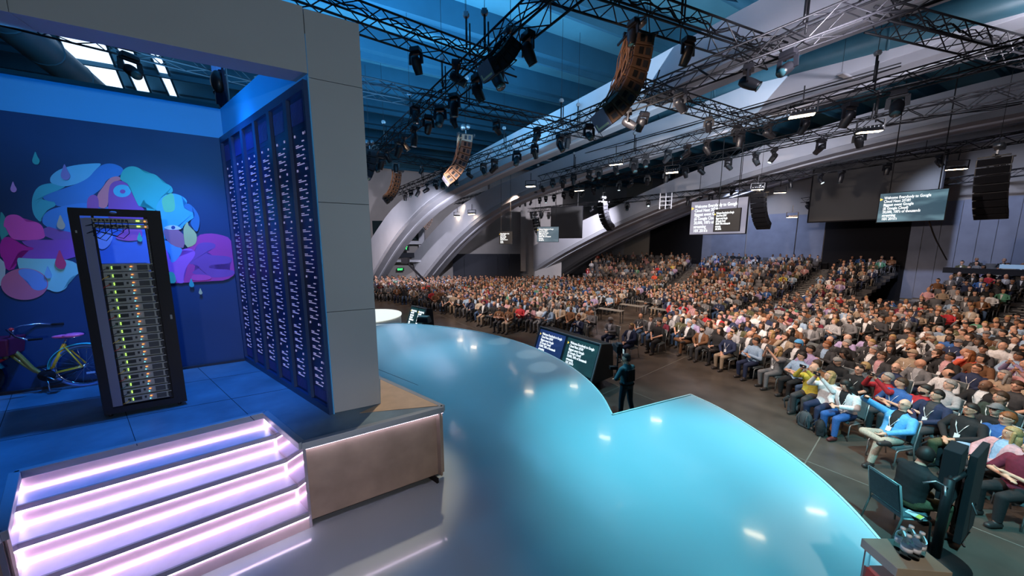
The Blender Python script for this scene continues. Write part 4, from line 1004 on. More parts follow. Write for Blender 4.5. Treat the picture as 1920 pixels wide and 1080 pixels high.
    for r_, a, b, ra, rb in prim:
        if r_ not in names: names.append(r_)
        a = np.array(a); b = np.array(b); ab = b-a; t = np.clip(((co-a) @ ab)/(ab @ ab), 0, 1); q = a+t[:, None]*ab
        d = np.linalg.norm(co-q, axis=1)/(ra+(rb-ra)*t); k = d < best; best[k] = d[k]; reg[k] = names.index(r_)
    # torso-local coordinates for the open jacket front and neckline
    Ri = np.array(Rt.transposed()); tl = (co-np.array(base)) @ Ri.T
    torso = reg == names.index('torso')
    head = reg == names.index('head')
    vee = torso & (tl[:, 1] > .02) & (np.abs(tl[:, 0]) < .018+.11*np.clip(tl[:, 2]-.08, 0, .4))
    polys = [tuple(pl.vertices) for pl in body.polygons]
    def region(mask, off, m_, name, extra=0):
        keep = [f for f in polys if all(mask[i] for i in f)]
        if not keep: return None
        used = sorted({i for f in keep for i in f}); mp = {j: i for i, j in enumerate(used)}
        c2 = co[used]+no[used]*off
        me2 = bpy.data.meshes.new(name); me2.from_pydata(c2.tolist(), [], [tuple(mp[i] for i in f) for f in keep]); me2.materials.append(m_)
        me2.polygons.foreach_set('use_smooth', [True]*len(keep)); me2.update(); return me2
    I = lambda *a: np.isin(reg, [names.index(x) for x in a])
    up_t = torso | I('uarm')
    hem = I('pelvis') & (tl[:, 2] > -.02)
    res = dict(body=body,
        long=region(up_t | I('farm') | hem, .013, M_cloth, 'long_sleeved_top'),
        short=region(up_t | hem, .013, M_cloth, 'tee_shirt'),
        jacket=region((up_t | I('farm') | (I('pelvis') & (tl[:, 2] > -.09))) & ~vee, .019, M_cloth, 'jacket'),
        front=region(torso & (tl[:, 1] > -.01), .011, M_cloth, 'shirt_front'),
        trousers=region(I('pelvis', 'thigh', 'shin'), .011, M_cloth2, 'trousers'),
        shoes=[region(I('foot0'), .007, M_shoe, 'shoe'), region(I('foot1'), .007, M_shoe, 'shoe')],
        Mh=Matrix.Translation(hc) @ Rh.to_4x4(), Mt=Matrix.Translation(base) @ Rt.to_4x4(), hands=hands)
    return res
def mesh_of(mb_, name, mats, smooth=True, solid=0):
    o = mb_.build(name, mats)
    if solid:
        s_ = o.modifiers.new('s', 'SOLIDIFY'); s_.thickness = solid; s_.offset = 1
        dg = bpy.context.evaluated_depsgraph_get(); dg.update(); me = bpy.data.meshes.new_from_object(o.evaluated_get(dg))
    else: me = o.data
    bpy.data.objects.remove(o); me.name = name; return me
def hair_mesh(kind):
    mb_ = MB(); n, m_ = 28, 20; r = (.082, .103, .124); c = V((0, -.006, .008)); vs = []; fs = []
    for i in range(m_+1):
        t = PI*i/m_
        for j in range(n): vs.append(c+V((r[0]*math.sin(t)*math.cos(2*PI*j/n), r[1]*math.sin(t)*math.sin(2*PI*j/n), r[2]*math.cos(t))))
    for i in range(m_):
        for j in range(n):
            q = (i*n+j, (i+1)*n+j, (i+1)*n+(j+1) % n, i*n+(j+1) % n); p = sum((vs[k] for k in q), V())/4
            if kind == 'short': ok = (p.z > .055 and p.y < .085) or p.z > .085 or (p.y < .012 and p.z > -.045 and not (abs(p.x) > .066 and p.z < .02 and p.y > -.03))
            elif kind == 'crop': ok = (p.z > .065 and p.y < .07) or (p.y < -.01 and p.z > -.03)
            elif kind == 'fringe': ok = p.y < .0 and -.045 < p.z < .045
            elif kind == 'cap': ok = p.z > .035
            elif kind == 'turban': ok = p.z > .02 or (p.y < -.02 and p.z > -.03)
            else: ok = (p.z > .06 and p.y < .088) or p.z > .09 or (p.y < .03 and p.z > -.08)
            if ok: fs.append(q)
    k = 1.0
    if kind == 'turban': vs = [V((v.x*1.22, v.y*1.2, v.z*1.12+.012)) for v in vs]
    mb_.add(vs, fs, 0, True)
    if kind == 'long':
        rr = [(V((0, -.02, -.02)), .088, .085), (V((0, -.045, -.10)), .092, .066), (V((0, -.06, -.18)), .088, .05), (V((0, -.065, -.25)), .07, .036), (V((0, -.06, -.29)), .03, .015)]
        loft(mb_, [(c_, V((1, 0, 0)), V((0, 1, 0)), a, b) for c_, a, b in rr], 16)
        for s_ in (-1, 1): capsule(mb_, (.078*s_, .02, .03), (.075*s_, .03, -.20), .022, .012, 8)
    if kind == 'bun': mb_.ell((0, -.115, .05), (.045, .045, .045), None, 12, 8)
    if kind == 'cap': mb_.ell((0, .11, .045), (.062, .06, .008), None, 14, 6)
    o = mesh_of(mb_, {'cap': 'cap', 'turban': 'turban'}.get(kind, 'hair'), M_cloth if kind in ('cap', 'turban') else M_hair, solid=.008); return o
def face_mesh():
    mb_ = MB()
    for s_ in (-1, 1):
        mb_.ell((.031*s_, .083, .004), (.015, .010, .008), None, 10, 6, 0); mb_.ell((.031*s_, .0915, .004), (.0065, .004, .0065), None, 8, 6, 1)
        mb_.ell((.032*s_, .092, .026), (.017, .004, .0028), None, 8, 4, 3)
    mb_.ell((0, .0995, -.055), (.022, .005, .0065), None, 10, 6, 2)
    return mesh_of(mb_, 'face_features', [M_eyew, M_pupil, M_lips, M_brow])
def glasses_mesh():
    mb_ = MB()
    for s_ in (-1, 1):
        mb_.tube([(.033*s_+.022*math.cos(t/12*2*PI), .108, .003+.016*math.sin(t/12*2*PI)) for t in range(12)], .0028, 5, closed=True); mb_.tube([(.055*s_, .106, .006), (.082*s_, .03, .008), (.083*s_, -.01, .0)], .0025, 5)
    mb_.tube([(-.012, .11, .005), (.012, .11, .005)], .0025, 5); return mesh_of(mb_, 'spectacles', M_glass2)
def beard_mesh():
    mb_ = MB(); n, m_ = 24, 16; r = (.062, .078, .070); c = V((0, .028, -.055)); vs = []; fs = []
    for i in range(m_+1):
        t = PI*i/m_
        for j in range(n): vs.append(c+V((r[0]*math.sin(t)*math.cos(2*PI*j/n), r[1]*math.sin(t)*math.sin(2*PI*j/n), r[2]*math.cos(t))))
    for i in range(m_):
        for j in range(n):
            q = (i*n+j, (i+1)*n+j, (i+1)*n+(j+1) % n, i*n+(j+1) % n); p = sum((vs[k] for k in q), V())/4
            if p.z < -.062 and p.y > .01 or (p.z < -.035 and abs(p.x) > .042 and p.y > .0): fs.append(q)
    mb_.add(vs, fs, 0, True); return mesh_of(mb_, 'beard', M_hair, solid=.006)
def lanyard_mesh():
    mb_ = MB()
    for s_ in (-1, 1):
        pts = [V((.045*s_, -.05, .505)), V((.075*s_, .02, .50)), V((.085*s_, .105, .42)), V((.055*s_, .146, .32)), V((.0, .150, .17))]
        for a, b in zip(pts, pts[1:]): mb_.bar(a, b, .013, .004)
    mb_.box((0, .156, .125), (.075, .004, .10)); return mesh_of(mb_, 'lanyard', M_lan)
TPL = {k: make_pose(k) for k in POSES}
HAIR = {k: hair_mesh(k) for k in ('short', 'crop', 'fringe', 'long', 'bun', 'cap', 'turban')}
ME_face = face_mesh(); ME_gl = glasses_mesh(); ME_beard = beard_mesh(); ME_lan = lanyard_mesh()
COLS = {'black': (.012, .012, .014), 'charcoal': (.045, .045, .05), 'grey': (.16, .16, .17), 'pale grey': (.36, .36, .38), 'white': (.68, .67, .68), 'navy': (.015, .025, .07),
        'blue': (.03, .11, .34), 'sky blue': (.10, .38, .72), 'light blue': (.30, .42, .58), 'lilac': (.38, .30, .50), 'pink': (.55, .30, .32), 'red': (.42, .02, .03), 'orange': (.65, .10, .05),
        'burgundy': (.14, .01, .03), 'brown': (.16, .07, .03), 'tan': (.36, .27, .19), 'beige': (.46, .38, .30), 'olive': (.09, .09, .045), 'green': (.10, .30, .20), 'yellow': (.55, .45, .06), 'teal': (.02, .28, .36), 'dark green': (.03, .05, .04)}
HC = {'dark': (.012, .009, .008), 'brown': (.05, .025, .012), 'blond': (.38, .24, .10), 'grey': (.28, .27, .26), 'ginger': (.22, .07, .02), 'bald': (.1, .09, .08)}
SK = [(.64, .35, .24), (.68, .39, .28), (.60, .31, .20), (.52, .26, .16), (.36, .17, .10), (.20, .10, .06), (.66, .41, .31)]
def c4(c): return (c[0], c[1], c[2], 1)
def mkobj(name, me, parent, col=None, M=None):
    o = bpy.data.objects.new(name, me); C.objects.link(o); o.parent = parent
    if col: o.color = c4(col)
    if M is not None: o.matrix_local = M
    return o
def person(loc, face, pose, garment, top, legs, hair='short', hcol='dark', skin=0, label='', group=None, inner=None, lan=True, glasses=False, beard=False, shoes=(.03, .025, .025), near=True, capcol=None, sc=1.0, skirt=False):
    t = TPL[pose]
    o = bpy.data.objects.new('person', t['body']); C.objects.link(o); o.location = loc; o.rotation_euler = (0, 0, math.atan2(face[1], face[0])-PI/2); o.scale = (sc, sc, sc)
    o.color = c4(SK[skin]); tag(o, label, 'person', group)
    tc = COLS[top]; lc = COLS[legs] if isinstance(legs, str) else legs
    if garment == 'jacket':
        mkobj('jacket', t['jacket'], o, tc); mkobj('shirt_front', t['front'], o, COLS[inner or 'white'])
    elif garment == 'tee': mkobj('tee_shirt', t['short'], o, tc)
    else: mkobj('shirt', t['long'], o, tc)
    mkobj('trousers', t['trousers'], o, lc); [mkobj('shoe', q_, o, shoes) for q_ in t['shoes']]
    if hair != 'none':
        hm = mkobj({'cap': 'cap', 'turban': 'turban'}.get(hair, 'hair'), HAIR[hair], o, COLS[capcol] if capcol else HC[hcol], t['Mh'])
    if beard: mkobj('beard', ME_beard, o, HC[hcol], t['Mh'])
    if near:
        mkobj('face_features', ME_face, o, None, t['Mh'])
        if glasses: mkobj('spectacles', ME_gl, o, None, t['Mh'])
    if lan: mkobj('lanyard', ME_lan, o, None, t['Mt'])
    return o
# ------------------------------------------------------------------ banquet chair
M_cfr = mat('chair_frame_grey', (.34, .35, .36), .35, metal=.5); M_cpad = mat('chair_fabric_grey', (.10, .12, .13), .9, noise=.15, nscale=30)
def chair_proto(fr=M_cfr, pad=M_cpad, label='', group=None):
    e = empty('banquet_chair', (0, 0, 0), 0, label, 'chair', group)
    b = MB(); b.box((0, .02, .43), (.45, .44, .055), taper=.95); b.build('seat', pad, e, bevel=.012)
    b = MB(); M_ = Matrix.Rotation(R(12), 3, 'X'); b.box((0, -.245, .72), (.43, .045, .46), M_, taper=.94); b.build('backrest', pad, e, bevel=.012)
    for s_ in (-1, 1):
        b = MB(); b.tube([(.225*s_, .24, .0), (.225*s_, .22, .36), (.225*s_, .19, .395), (.225*s_, -.17, .41)], .0125, 8); b.build('front_leg', fr, e)
        b = MB(); b.tube([(.225*s_, -.30, .0), (.225*s_, -.20, .40), (.225*s_, -.21, .50), (.222*s_, -.295, .95)], .0125, 8); b.build('rear_leg', fr, e)
    b = MB(); b.tube([(-.222, -.295, .95), (.222, -.295, .95)], .0125, 8); b.tube([(-.225, -.17, .40), (.225, -.17, .40)], .010, 8); b.build('cross_bar', fr, e)
    return e
chair0 = chair_proto(label='x'); _cused = [False]
CH_parts = list(chair0.children)
def chair(loc, face, label, group='audience chairs'):
    r = (0, 0, math.atan2(face[1], face[0])-PI/2)
    if not _cused[0]:
        _cused[0] = True; chair0.location = loc; chair0.rotation_euler = r; tag(chair0, label, None, group); return chair0
    return copy_tree(chair0, loc, r, label, group)

CEN = V((-5, 6.5, 0))
def to_stage(p, dev=0):
    d = V((CEN.x-p[0], CEN.y-p[1], 0)).normalized(); a = R(dev); return V((d.x*math.cos(a)-d.y*math.sin(a), d.x*math.sin(a)+d.y*math.cos(a), 0))
# (head pixel, facing turn, pose, garment, top, legs, hair, hair colour, skin, extras, label)
HEROES = [
 (1520,655,0,'cross','shirt','lilac','blue','short','dark',3,dict(shoes=(.2,.07,.03)),'person in lilac shirt and jeans with crossed arms at the end of the front row'),
 (1497,645,0,'leg','jacket','black','charcoal','turban','dark',3,dict(capcol='sky blue'),'person in black jacket wearing a bright blue turban'),
 (1526,690,12,'phone','shirt','yellow','charcoal','fringe','grey',1,dict(lan=False),'bald person in yellow sweater holding a phone up in the front row'),
 (1556,705,10,'phone','shirt','white','navy','long','blond',0,dict(lan=False),'person with long blond hair in white cardigan photographing with a phone'),
 (1587,722,8,'read','jacket','white','blue','long','dark',1,dict(inner='black',shoes=(.1,.02,.02)),'person with long dark hair in white blazer looking down, front row'),
 (1583,663,0,'read','jacket','black','teal','long','dark',3,dict(inner='charcoal'),'person in black leather jacket and teal skirt with long dark hair'),
 (1611,693,0,'left','tee','black','charcoal','crop','dark',0,dict(glasses=True),'person in printed black tee shirt behind the two in white'),
 (1664,708,0,'phone','shirt','red','charcoal','short','grey',2,dict(lan=False),'person in red sweater with both arms raised holding a phone'),
 (1690,718,0,'cross','tee','blue','charcoal','short','brown',0,{},'person in bright blue tee shirt with crossed arms beside the red sweater'),
 (1696,759,10,'handup','jacket','sky blue','beige','fringe','dark',1,dict(inner='black',glasses=True),'person in sky blue blazer and beige trousers leaning far back with raised hand'),
 (1680,689,0,'left','shirt','navy','black','none','bald',1,dict(glasses=True,lan=False),'bald person with glasses in navy sweater behind the blue tee shirt'),
 (1735,731,0,'cross','tee','red','charcoal','short','dark',1,dict(beard=True),'bearded person in red tee shirt with white lanyard'),
 (1757,741,5,'lap','jacket','navy','charcoal','short','dark',0,dict(inner='charcoal'),'person in navy zip jacket leaning forward right of the bearded red tee shirt'),
 (1820,768,8,'lap','shirt','black','olive','short','dark',2,dict(glasses=True),'person with glasses in black printed sweatshirt, hands clasped, front row right'),
 (1889,785,8,'leg','shirt','blue','light blue','short','ginger',0,dict(glasses=True),'person in blue shirt and pale jeans with crossed leg, front row far right'),
 (1938,842,8,'cross','tee','burgundy','black','short','brown',0,dict(lan=False),'person in burgundy top and black trousers at the right edge of the photo'),
 (1781,722,0,'back','shirt','pale grey','charcoal','short','grey',1,dict(lan=False),'grey-haired person in pale grey long sleeved top, second row'),
 (1848,722,0,'lap','jacket','black','black','none','bald',5,dict(inner='white'),'bald person in black jacket over striped shirt, second row'),
 (1876,745,0,'lap','shirt','dark green','black','short','brown',0,{},'person in dark green shirt with green lanyard behind the glasses wearer'),
 (1907,724,0,'left','tee','charcoal','black','short','brown',0,dict(lan=False),'brown-haired person in dark tee shirt near the right edge, second row'),
 (1818,665,0,'chin','shirt','orange','charcoal','long','ginger',0,dict(lan=False),'person in orange sweater with hand at the chin and long reddish hair'),
 (1841,673,0,'lap','jacket','brown','black','bun','dark',2,{},'person in tan brown jacket beside the orange sweater'),
 (1653,667,0,'lap','jacket','charcoal','black','short','brown',0,dict(glasses=True,inner='pink'),'person with glasses in dark suit over pale shirt, behind the red sweater'),
 (1711,663,0,'cross','shirt','tan','charcoal','cap','grey',1,dict(capcol='tan'),'person in tan shirt and tan cap with white beard'),
 (1781,669,0,'back','jacket','black','black','short','dark',4,dict(inner='pink'),'person in black jacket over pink shirt left of the orange sweater'),
 (1910,668,0,'lap','shirt','light blue','charcoal','short','dark',4,{},'person in grey blue shirt with lanyard near the right edge'),
 (1418,640,0,'cross','shirt','light blue','navy','short','dark',3,dict(lan=False),'person in pale blue shirt sitting side on in the front row by an aisle chair'),
 (1350,620,0,'leg','shirt','black','black','long','dark',0,dict(lan=False),'person in black dress with crossed legs in the middle front row'),
 (1293,607,0,'leg','jacket','black','brown','short','grey',1,{},'person in black jacket and brown trousers in the middle front row'),
 (1236,605,0,'lap','tee','black','black','short','dark',2,dict(lan=False),'person in black tee shirt leaning forward in the middle front row'),
 (1184,612,0,'lap','jacket','navy','navy','short','blond',0,{},'blond person in navy jacket sitting right behind the monitor box'),
 (1145,600,0,'read','jacket','grey','navy','short','grey',1,dict(shoes=(.5,.03,.03)),'grey-haired person in grey jacket and red shoes near the monitor box'),
 (1085,595,0,'clap','jacket','navy','navy','short','ginger',0,{},'ginger-haired person in navy suit behind the monitor box'),
]
taken = []
people_n = 0
for h in HEROES:
    px, py, dev, pose, gar, top, legs, hair, hcol, sk, ex, lab = h
    hz = 1.25*1.04 if pose != 'handup' else 1.25
    t = TPL[pose]; hz = t['Mh'].translation.z*1.03
    p = on_z(px, py, hz); f = to_stage(p, dev)
    off = t['Mh'].translation.y*1.03
    q = V((p.x, p.y, 0))-f*off
    person(q, f, pose, gar, top, legs, hair, hcol, sk, lab, 'seated audience', near=True, sc=1.03, **ex)
    chair(q+f*-.03, f, ('grey banquet chair under the '+lab)if len(('grey banquet chair under the '+lab).split()) <= 16 else 'grey chair under the '+' '.join(lab.split()[:12]))
    taken.append((q.x, q.y)); people_n += 1
# phones held up by the three photographers
M_ph = mat('phone_black', (.02, .02, .025), .2)
def held(o, pose, label):
    t = TPL[pose]; c = (V(t['hands'][0][0])+V(t['hands'][1][0]))/2+V((0, .03, .02)); Mw = Matrix.Translation(o.location) @ o.rotation_euler.to_matrix().to_4x4() @ Matrix.Diagonal((*o.scale, 1))
    w_ = Mw @ c; e = empty('phone', w_, o.rotation_euler.z, label, 'phone')
    b = MB(); b.box((0, 0, 0), (.15, .010, .075)); b.build('phone_body', M_ph, e, bevel=.004); b = MB(); b.box((0, -.006, 0), (.135, .003, .066)); b.build('phone_display', mat('phone_display', (.2, .3, .4), .3, emit=.6, ecol=(.4, .6, .8)), e)
plist = [o for o in C.objects if o.name.startswith('person') and 'label' in o]
for o, l in ((plist[2], 'phone held up by the bald person in yellow sweater'), (plist[3], 'phone held up by the blond person in white cardigan'), (plist[7], 'phone held up by the person in red sweater')): held(o, 'phone', l)
# ------------------------------------------------------------------ seat grid
FRONT = [(-30, 13.9), (-20, 13.8), (-12, 13.7), (-6, 13.5), (0, 12.8), (4, 12.7), (9, 12.9), (15, 13.5), (20, 13.5), (24, 13.1), (30, 13.0), (37, 12.9), (41, 13.0), (48, 12.6), (55, 11.6), (62, 10.9), (68, 10.9), (74, 11.9), (80, 12.9), (86, 14.2), (92, 15.6), (98, 17.4), (104, 19.4), (125, 24)]
def rfront(phi):
    for (a, r0), (b, r1) in zip(FRONT, FRONT[1:]):
        if a <= phi <= b: return r0+(r1-r0)*(phi-a)/(b-a)
    return 99
BR0, BRI = 30.8, .92
def tier(r): return max(0, int((r-BR0)/BRI)+1) if r >= BR0 else 0
def tier_z(k): return .21*k
AIS = (17.5, 33.5, 49.0)
BPH = (2, 66)
seats = []
r = 11.0; rowi = 0
while r < 40.6:
    dphi = math.degrees(.56/r)
    phi = -24+RNG.random()*.5
    while phi < 118:
        phi += dphi
        rf = rfront(phi)
        if r < rf: continue
        x = CEN.x+r*math.cos(R(phi)); y = CEN.y+r*math.sin(R(phi))
        if x < -24 or y > 34.2 and phi > 70: continue
        k = 0
        if r >= BR0-.3:
            if phi > 66:
                if y > 34: continue
            elif r < BR0: continue
            else: k = tier(r)
        if r >= BR0-.3 and phi <= 66 and (phi < BPH[0]): k = tier(r)
        if any(abs(phi-a)*R(1)*r < (.75 if r > BR0 else .62) for a in AIS) and r > 17: continue
        if r > BR0 and abs(phi-26)*R(1)*r < 1.7 : continue
        rown = int(round((r-rf)/.92))+1
        z = tier_z(k)
        sx, sy = proj(x, y, z+1.25)
        if not (640 < sx < 2120 and -50 < sy < 1400): continue
        if y < 3.2: continue
        # a gap with work tables inside the crowd
        gx, gy = proj(x, y, 1.2)
        if 1112 < gx < 1250 and 556 < gy < 590 and r < 22: continue
        if min(((x-a)**2+(y-b)**2 for a, b in taken), default=9) < .50**2: continue
        occ = .97
        if r > BR0: occ = .86
        if r > BR0 and phi > 52: occ = .35
        if RNG.random() > occ:
            seats.append((x, y, z, phi, r, rown, False)); continue
        seats.append((x+RNG.normal()*.03, y+RNG.normal()*.03, z, phi, r, rown, True))
    r += .92
full = [s for s in seats if s[6]]
full.sort(key=lambda s: s[1]*1.0+.0*s[0] if True else 0)
full.sort(key=lambda s: (s[0]**2+s[1]**2+(s[2]-CZ+1)**2)**.5/ (1.0))
NEAR = 300-people_n
near_s = full[:NEAR]; far_s = full[NEAR:]
ORD = ['front', 'second', 'third', 'fourth', 'fifth', 'sixth', 'seventh', 'eighth', 'ninth', 'tenth', 'eleventh', 'twelfth', 'thirteenth', 'fourteenth', 'fifteenth', 'sixteenth']
TOPS = [('black', 20), ('charcoal', 14), ('grey', 10), ('pale grey', 6), ('white', 6), ('navy', 8), ('blue', 3), ('light blue', 3), ('lilac', 3), ('pink', 4), ('red', 2), ('orange', 1), ('burgundy', 2), ('brown', 7), ('tan', 8), ('beige', 6), ('olive', 3), ('green', 1), ('yellow', .4)]
tn = [a for a, b in TOPS]; tp = np.array([b for a, b in TOPS], float); tp /= tp.sum()
PN = ['lap', 'cross', 'leg', 'phone', 'chin', 'back', 'left', 'right', 'clap', 'read']; pp_ = np.array([.24, .2, .1, .06, .08, .1, .09, .07, .03, .03]); pp_ /= pp_.sum()
GN = {'jacket': 'jacket', 'shirt': 'shirt', 'tee': 'tee shirt'}
used_l = set(); prev = None
PD = {'lap': 'hands in lap', 'cross': 'arms crossed', 'leg': 'leg crossed', 'phone': 'phone raised', 'chin': 'hand at chin', 'back': 'leaning back', 'left': 'head turned', 'right': 'looking right', 'clap': 'clapping', 'read': 'looking down'}
near_s.sort(key=lambda s: (s[5], s[3]))
pn = 'aisle'
for s in near_s:
    x, y, z, phi, r_, rown, _ = s
    for _try in range(400):
        top = str(RNG.choice(tn, p=tp)); gar = str(RNG.choice(['jacket', 'shirt', 'tee'], p=[.42, .38, .20])); pose = str(RNG.choice(PN, p=pp_))
        hair = str(RNG.choice(['short', 'crop', 'fringe', 'long', 'bun', 'none', 'cap'], p=[.45, .14, .08, .18, .04, .06, .05])); hcol = str(RNG.choice(['dark', 'brown', 'grey', 'blond', 'ginger'], p=[.48, .26, .13, .09, .04]))
        hd = {'none': 'bald', 'fringe': 'balding', 'cap': 'capped', 'long': 'long %s-haired' % hcol, 'bun': '%s-bunned' % hcol}.get(hair, '%s-haired' % hcol)
        o_ = ORD[min(rown-1, 15)]
        key = '%s person in %s %s, %s row' % (hd, top, GN[gar], o_)
        if (key) not in used_l: break
        key2 = key+', beside the %s' % pn
        if key2 not in used_l: key = key2; break
    used_l.add(key)
    bits = key.split(', beside')
    lab = bits[0]+', '+PD[pose]+(', beside'+bits[1] if len(bits) > 1 else '')
    f = to_stage((x, y), RNG.normal()*5)
    capc = str(RNG.choice(['black', 'tan', 'grey', 'navy'])) if hair == 'cap' else None
    legs = [COLS['black'], COLS['charcoal'], COLS['navy'], (.05, .10, .20), COLS['tan'], COLS['grey']][int(RNG.choice(6, p=[.26, .2, .16, .22, .1, .06]))]
    sc = 1.0+RNG.normal()*.025
    person((x, y, z), f, pose, gar, top, legs, hair, hcol, int(RNG.choice(7, p=[.22, .2, .16, .14, .12, .06, .10])), lab, 'seated audience', inner=str(RNG.choice(['white', 'pale grey', 'light blue', 'black'])),
           lan=RNG.random() < .7, glasses=RNG.random() < .25, beard=(hair in ('short', 'crop', 'none') and RNG.random() < .25), near=True, capcol=capc, sc=sc)
    chair((x-f.x*.03, y-f.y*.03, z), f, ' '.join(('grey chair under '+key).split()[:16]))
    pn = '%s %s' % (top, GN[gar])
# ------------------------------------------------------------------ the rest of the audience, far rows: one object of low-detail figures
def low_person(armsup=0, lh=False):
    mb_ = MB()
    X = V((1, 0, 0)); Y = V((0, 1, 0))
    def lo(rings, n, mi):
        vs = []; 
        for c, a, b in rings:
            for j in range(n): t = 2*PI*(j+.5)/n; vs.append(V(c)+X*a*math.cos(t)+Y*b*math.sin(t))
        k = len(rings); mb_.add(vs, [(i*n+j, i*n+(j+1) % n, (i+1)*n+(j+1) % n, (i+1)*n+j) for i in range(k-1) for j in range(n)]+[tuple((k-1)*n+j for j in range(n))], mi)
    lo([((0, 0, .46), .17, .13), ((0, -.02, .70), .16, .12), ((0, -.04, .92), .20, .12), ((0, -.045, 1.0), .15, .09), ((0, -.04, 1.04), .06, .06)], 8, 1)
    mb_.add([V((-.05, .075, .98)), V((.05, .075, .98)), V((0, .108, .66))], [(0, 1, 2)], 4)
    n, m_ = 8, 6; c = V((0, -.01, 1.20)); vs = []
    for i in range(m_+1):
        t = PI*i/m_
        for j in range(n): u = 2*PI*(j+.5)/n; vs.append(c+V((.08*math.sin(t)*math.cos(u), .098*math.sin(t)*math.sin(u), .125*math.cos(t))))
    f0 = []; f1 = []
    for i in range(m_):
        for j in range(n):
            q = (i*n+j, (i+1)*n+j, (i+1)*n+(j+1) % n, i*n+(j+1) % n); p = sum((vs[k] for k in q), V())/4-c
            hairy = p.z > .06 or (p.y < 0 and p.z > (-.1 if lh else -.05))
            (f1 if hairy else f0).append(q)
    mb_.add(vs, f0, 0); mb_.add([c+(v-c)*1.08+V((0, -.004, .006)) for v in vs], f1, 3)
    if lh: lo([((0, -.07, 1.22), .085, .05), ((0, -.09, 1.0), .08, .04)], 6, 3)
    mb_.cyl((0, -.02, 1.0), (0, -.01, 1.12), .05, n=6, mi=0)
    for s_ in (-1, 1):
        if armsup: pts = [(.19*s_, -.03, .96), (.25*s_, .22, .95), (.07*s_, .34, 1.24)]
        else: pts = [(.19*s_, -.03, .96), (.26*s_, .04, .74), (.05*s_, .27, .68)]
        mb_.tube(pts, [.052, .044, .032], 5, 1); mb_.box(pts[2], (.06, .07, .06), None, 0)
        mb_.tube([(.09*s_, 0, .52), (.12*s_, .44, .50), (.12*s_, .43, .08)], [.08, .062, .04], 5, 2); mb_.box((.12*s_, .48, .045), (.08, .24, .08), None, 2)
    return mb_
def arrs(mb_):
    me = bpy.data.meshes.new('t'); me.from_pydata(mb_.v, [], mb_.f); me.polygons.foreach_set('material_index', mb_.m)
    bm = bmesh.new(); bm.from_mesh(me); bmesh.ops.recalc_face_normals(bm, faces=bm.faces); bmesh.ops.triangulate(bm, faces=bm.faces); bm.to_mesh(me); bm.free()
    v = np.empty(len(me.vertices)*3); me.vertices.foreach_get('co', v); f = np.empty(len(me.polygons)*3, int); me.loops.foreach_get('vertex_index', f)
    mi = np.empty(len(me.polygons), int); me.polygons.foreach_get('material_index', mi); bpy.data.meshes.remove(me)
    return v.reshape(-1, 3), f.reshape(-1, 3), mi
LOW = [arrs(low_person(0, False)), arrs(low_person(0, True)), arrs(low_person(1, False))]
def big_mesh(name, items, mname, label, cat):
    """items: (v, f, region, matrix3, loc, palette)"""
    VV = []; FF = []; CC = []; o_ = 0
    for v, f, mi, Rm, loc, pal in items:
        VV.append(v @ Rm.T+loc); FF.append(f+o_); o_ += len(v); CC.append(np.repeat(pal[mi], 3, axis=0))
    VV = np.concatenate(VV); FF = np.concatenate(FF); CC = np.concatenate(CC)
    me = bpy.data.meshes.new(name); me.vertices.add(len(VV)); me.vertices.foreach_set('co', VV.ravel()); me.loops.add(len(FF)*3); me.loops.foreach_set('vertex_index', FF.ravel().astype(np.int32))
    me.polygons.add(len(FF)); me.polygons.foreach_set('loop_start', np.arange(0, len(FF)*3, 3, dtype=np.int32)); me.update(calc_edges=True)
    at = me.color_attributes.new('Col', 'FLOAT_COLOR', 'CORNER'); at.data.foreach_set('color', np.c_[CC, np.ones(len(CC))].ravel().astype(np.float32))
    me.polygons.foreach_set('use_smooth', np.ones(len(FF), bool)); me.materials.append(objmat(mname, .8, .06, 9, attr='Col')); me.validate()
    o = bpy.data.objects.new(name, me); C.objects.link(o); return tag(o, label, cat, kind='stuff')
items = []
skp = np.array([.22, .2, .16, .14, .12, .06, .10]); SKA = np.array(SK); HCA = np.array([HC[k] for k in ('dark', 'brown', 'grey', 'blond', 'ginger', 'bald')])
CA = np.array([COLS[k] for k in tn])
for x, y, z, phi, r_, rown, _ in far_s:
    f = to_stage((x, y), RNG.normal()*8); a = math.atan2(f.y, f.x)-PI/2; sc = 1+RNG.normal()*.03
    c, s_ = math.cos(a)*sc, math.sin(a)*sc; Rm = np.array([[c, -s_, 0], [s_, c, 0], [0, 0, sc]])
    sk = SKA[RNG.choice(7, p=skp)]; tp_c = CA[RNG.choice(len(tn), p=tp)]*(.8+.4*RNG.random())
    lg = np.array([COLS['black'], COLS['charcoal'], COLS['navy'], (.05, .10, .20), COLS['tan'], COLS['grey']])[RNG.choice(6)]
    hr = HCA[RNG.choice(6, p=[.42, .25, .13, .08, .04, .08])]
    if RNG.random() < .1: hr = sk
    pal = np.array([sk, tp_c, lg, hr, COLS['white']])
    if RNG.random() < .4: pal[4] = tp_c
    L = LOW[int(RNG.choice(3, p=[.7, .2, .1]))]
    items.append((*L, Rm, np.array([x, y, z]), pal))
big_mesh('crowd', items, 'crowd_colour', 'dense crowd of seated people filling the far rows and the bleachers', 'crowd')
cb = MB(); cb.box((0, .02, .42), (.45, .44, .06)); cb.box((0, -.25, .72), (.43, .05, .46), Matrix.Rotation(R(12), 3, 'X')); 
for sx_ in (-1, 1):
    for yy in (-.25, .2): cb.bar((.21*sx_, yy, 0), (.21*sx_, yy, .42), .03, .03, 1)
CL = arrs(cb); items = []
palc = np.array([(.085, .095, .10), (.3, .3, .32)])
palb = np.array([(.10, .10, .11), (.3, .3, .32)])
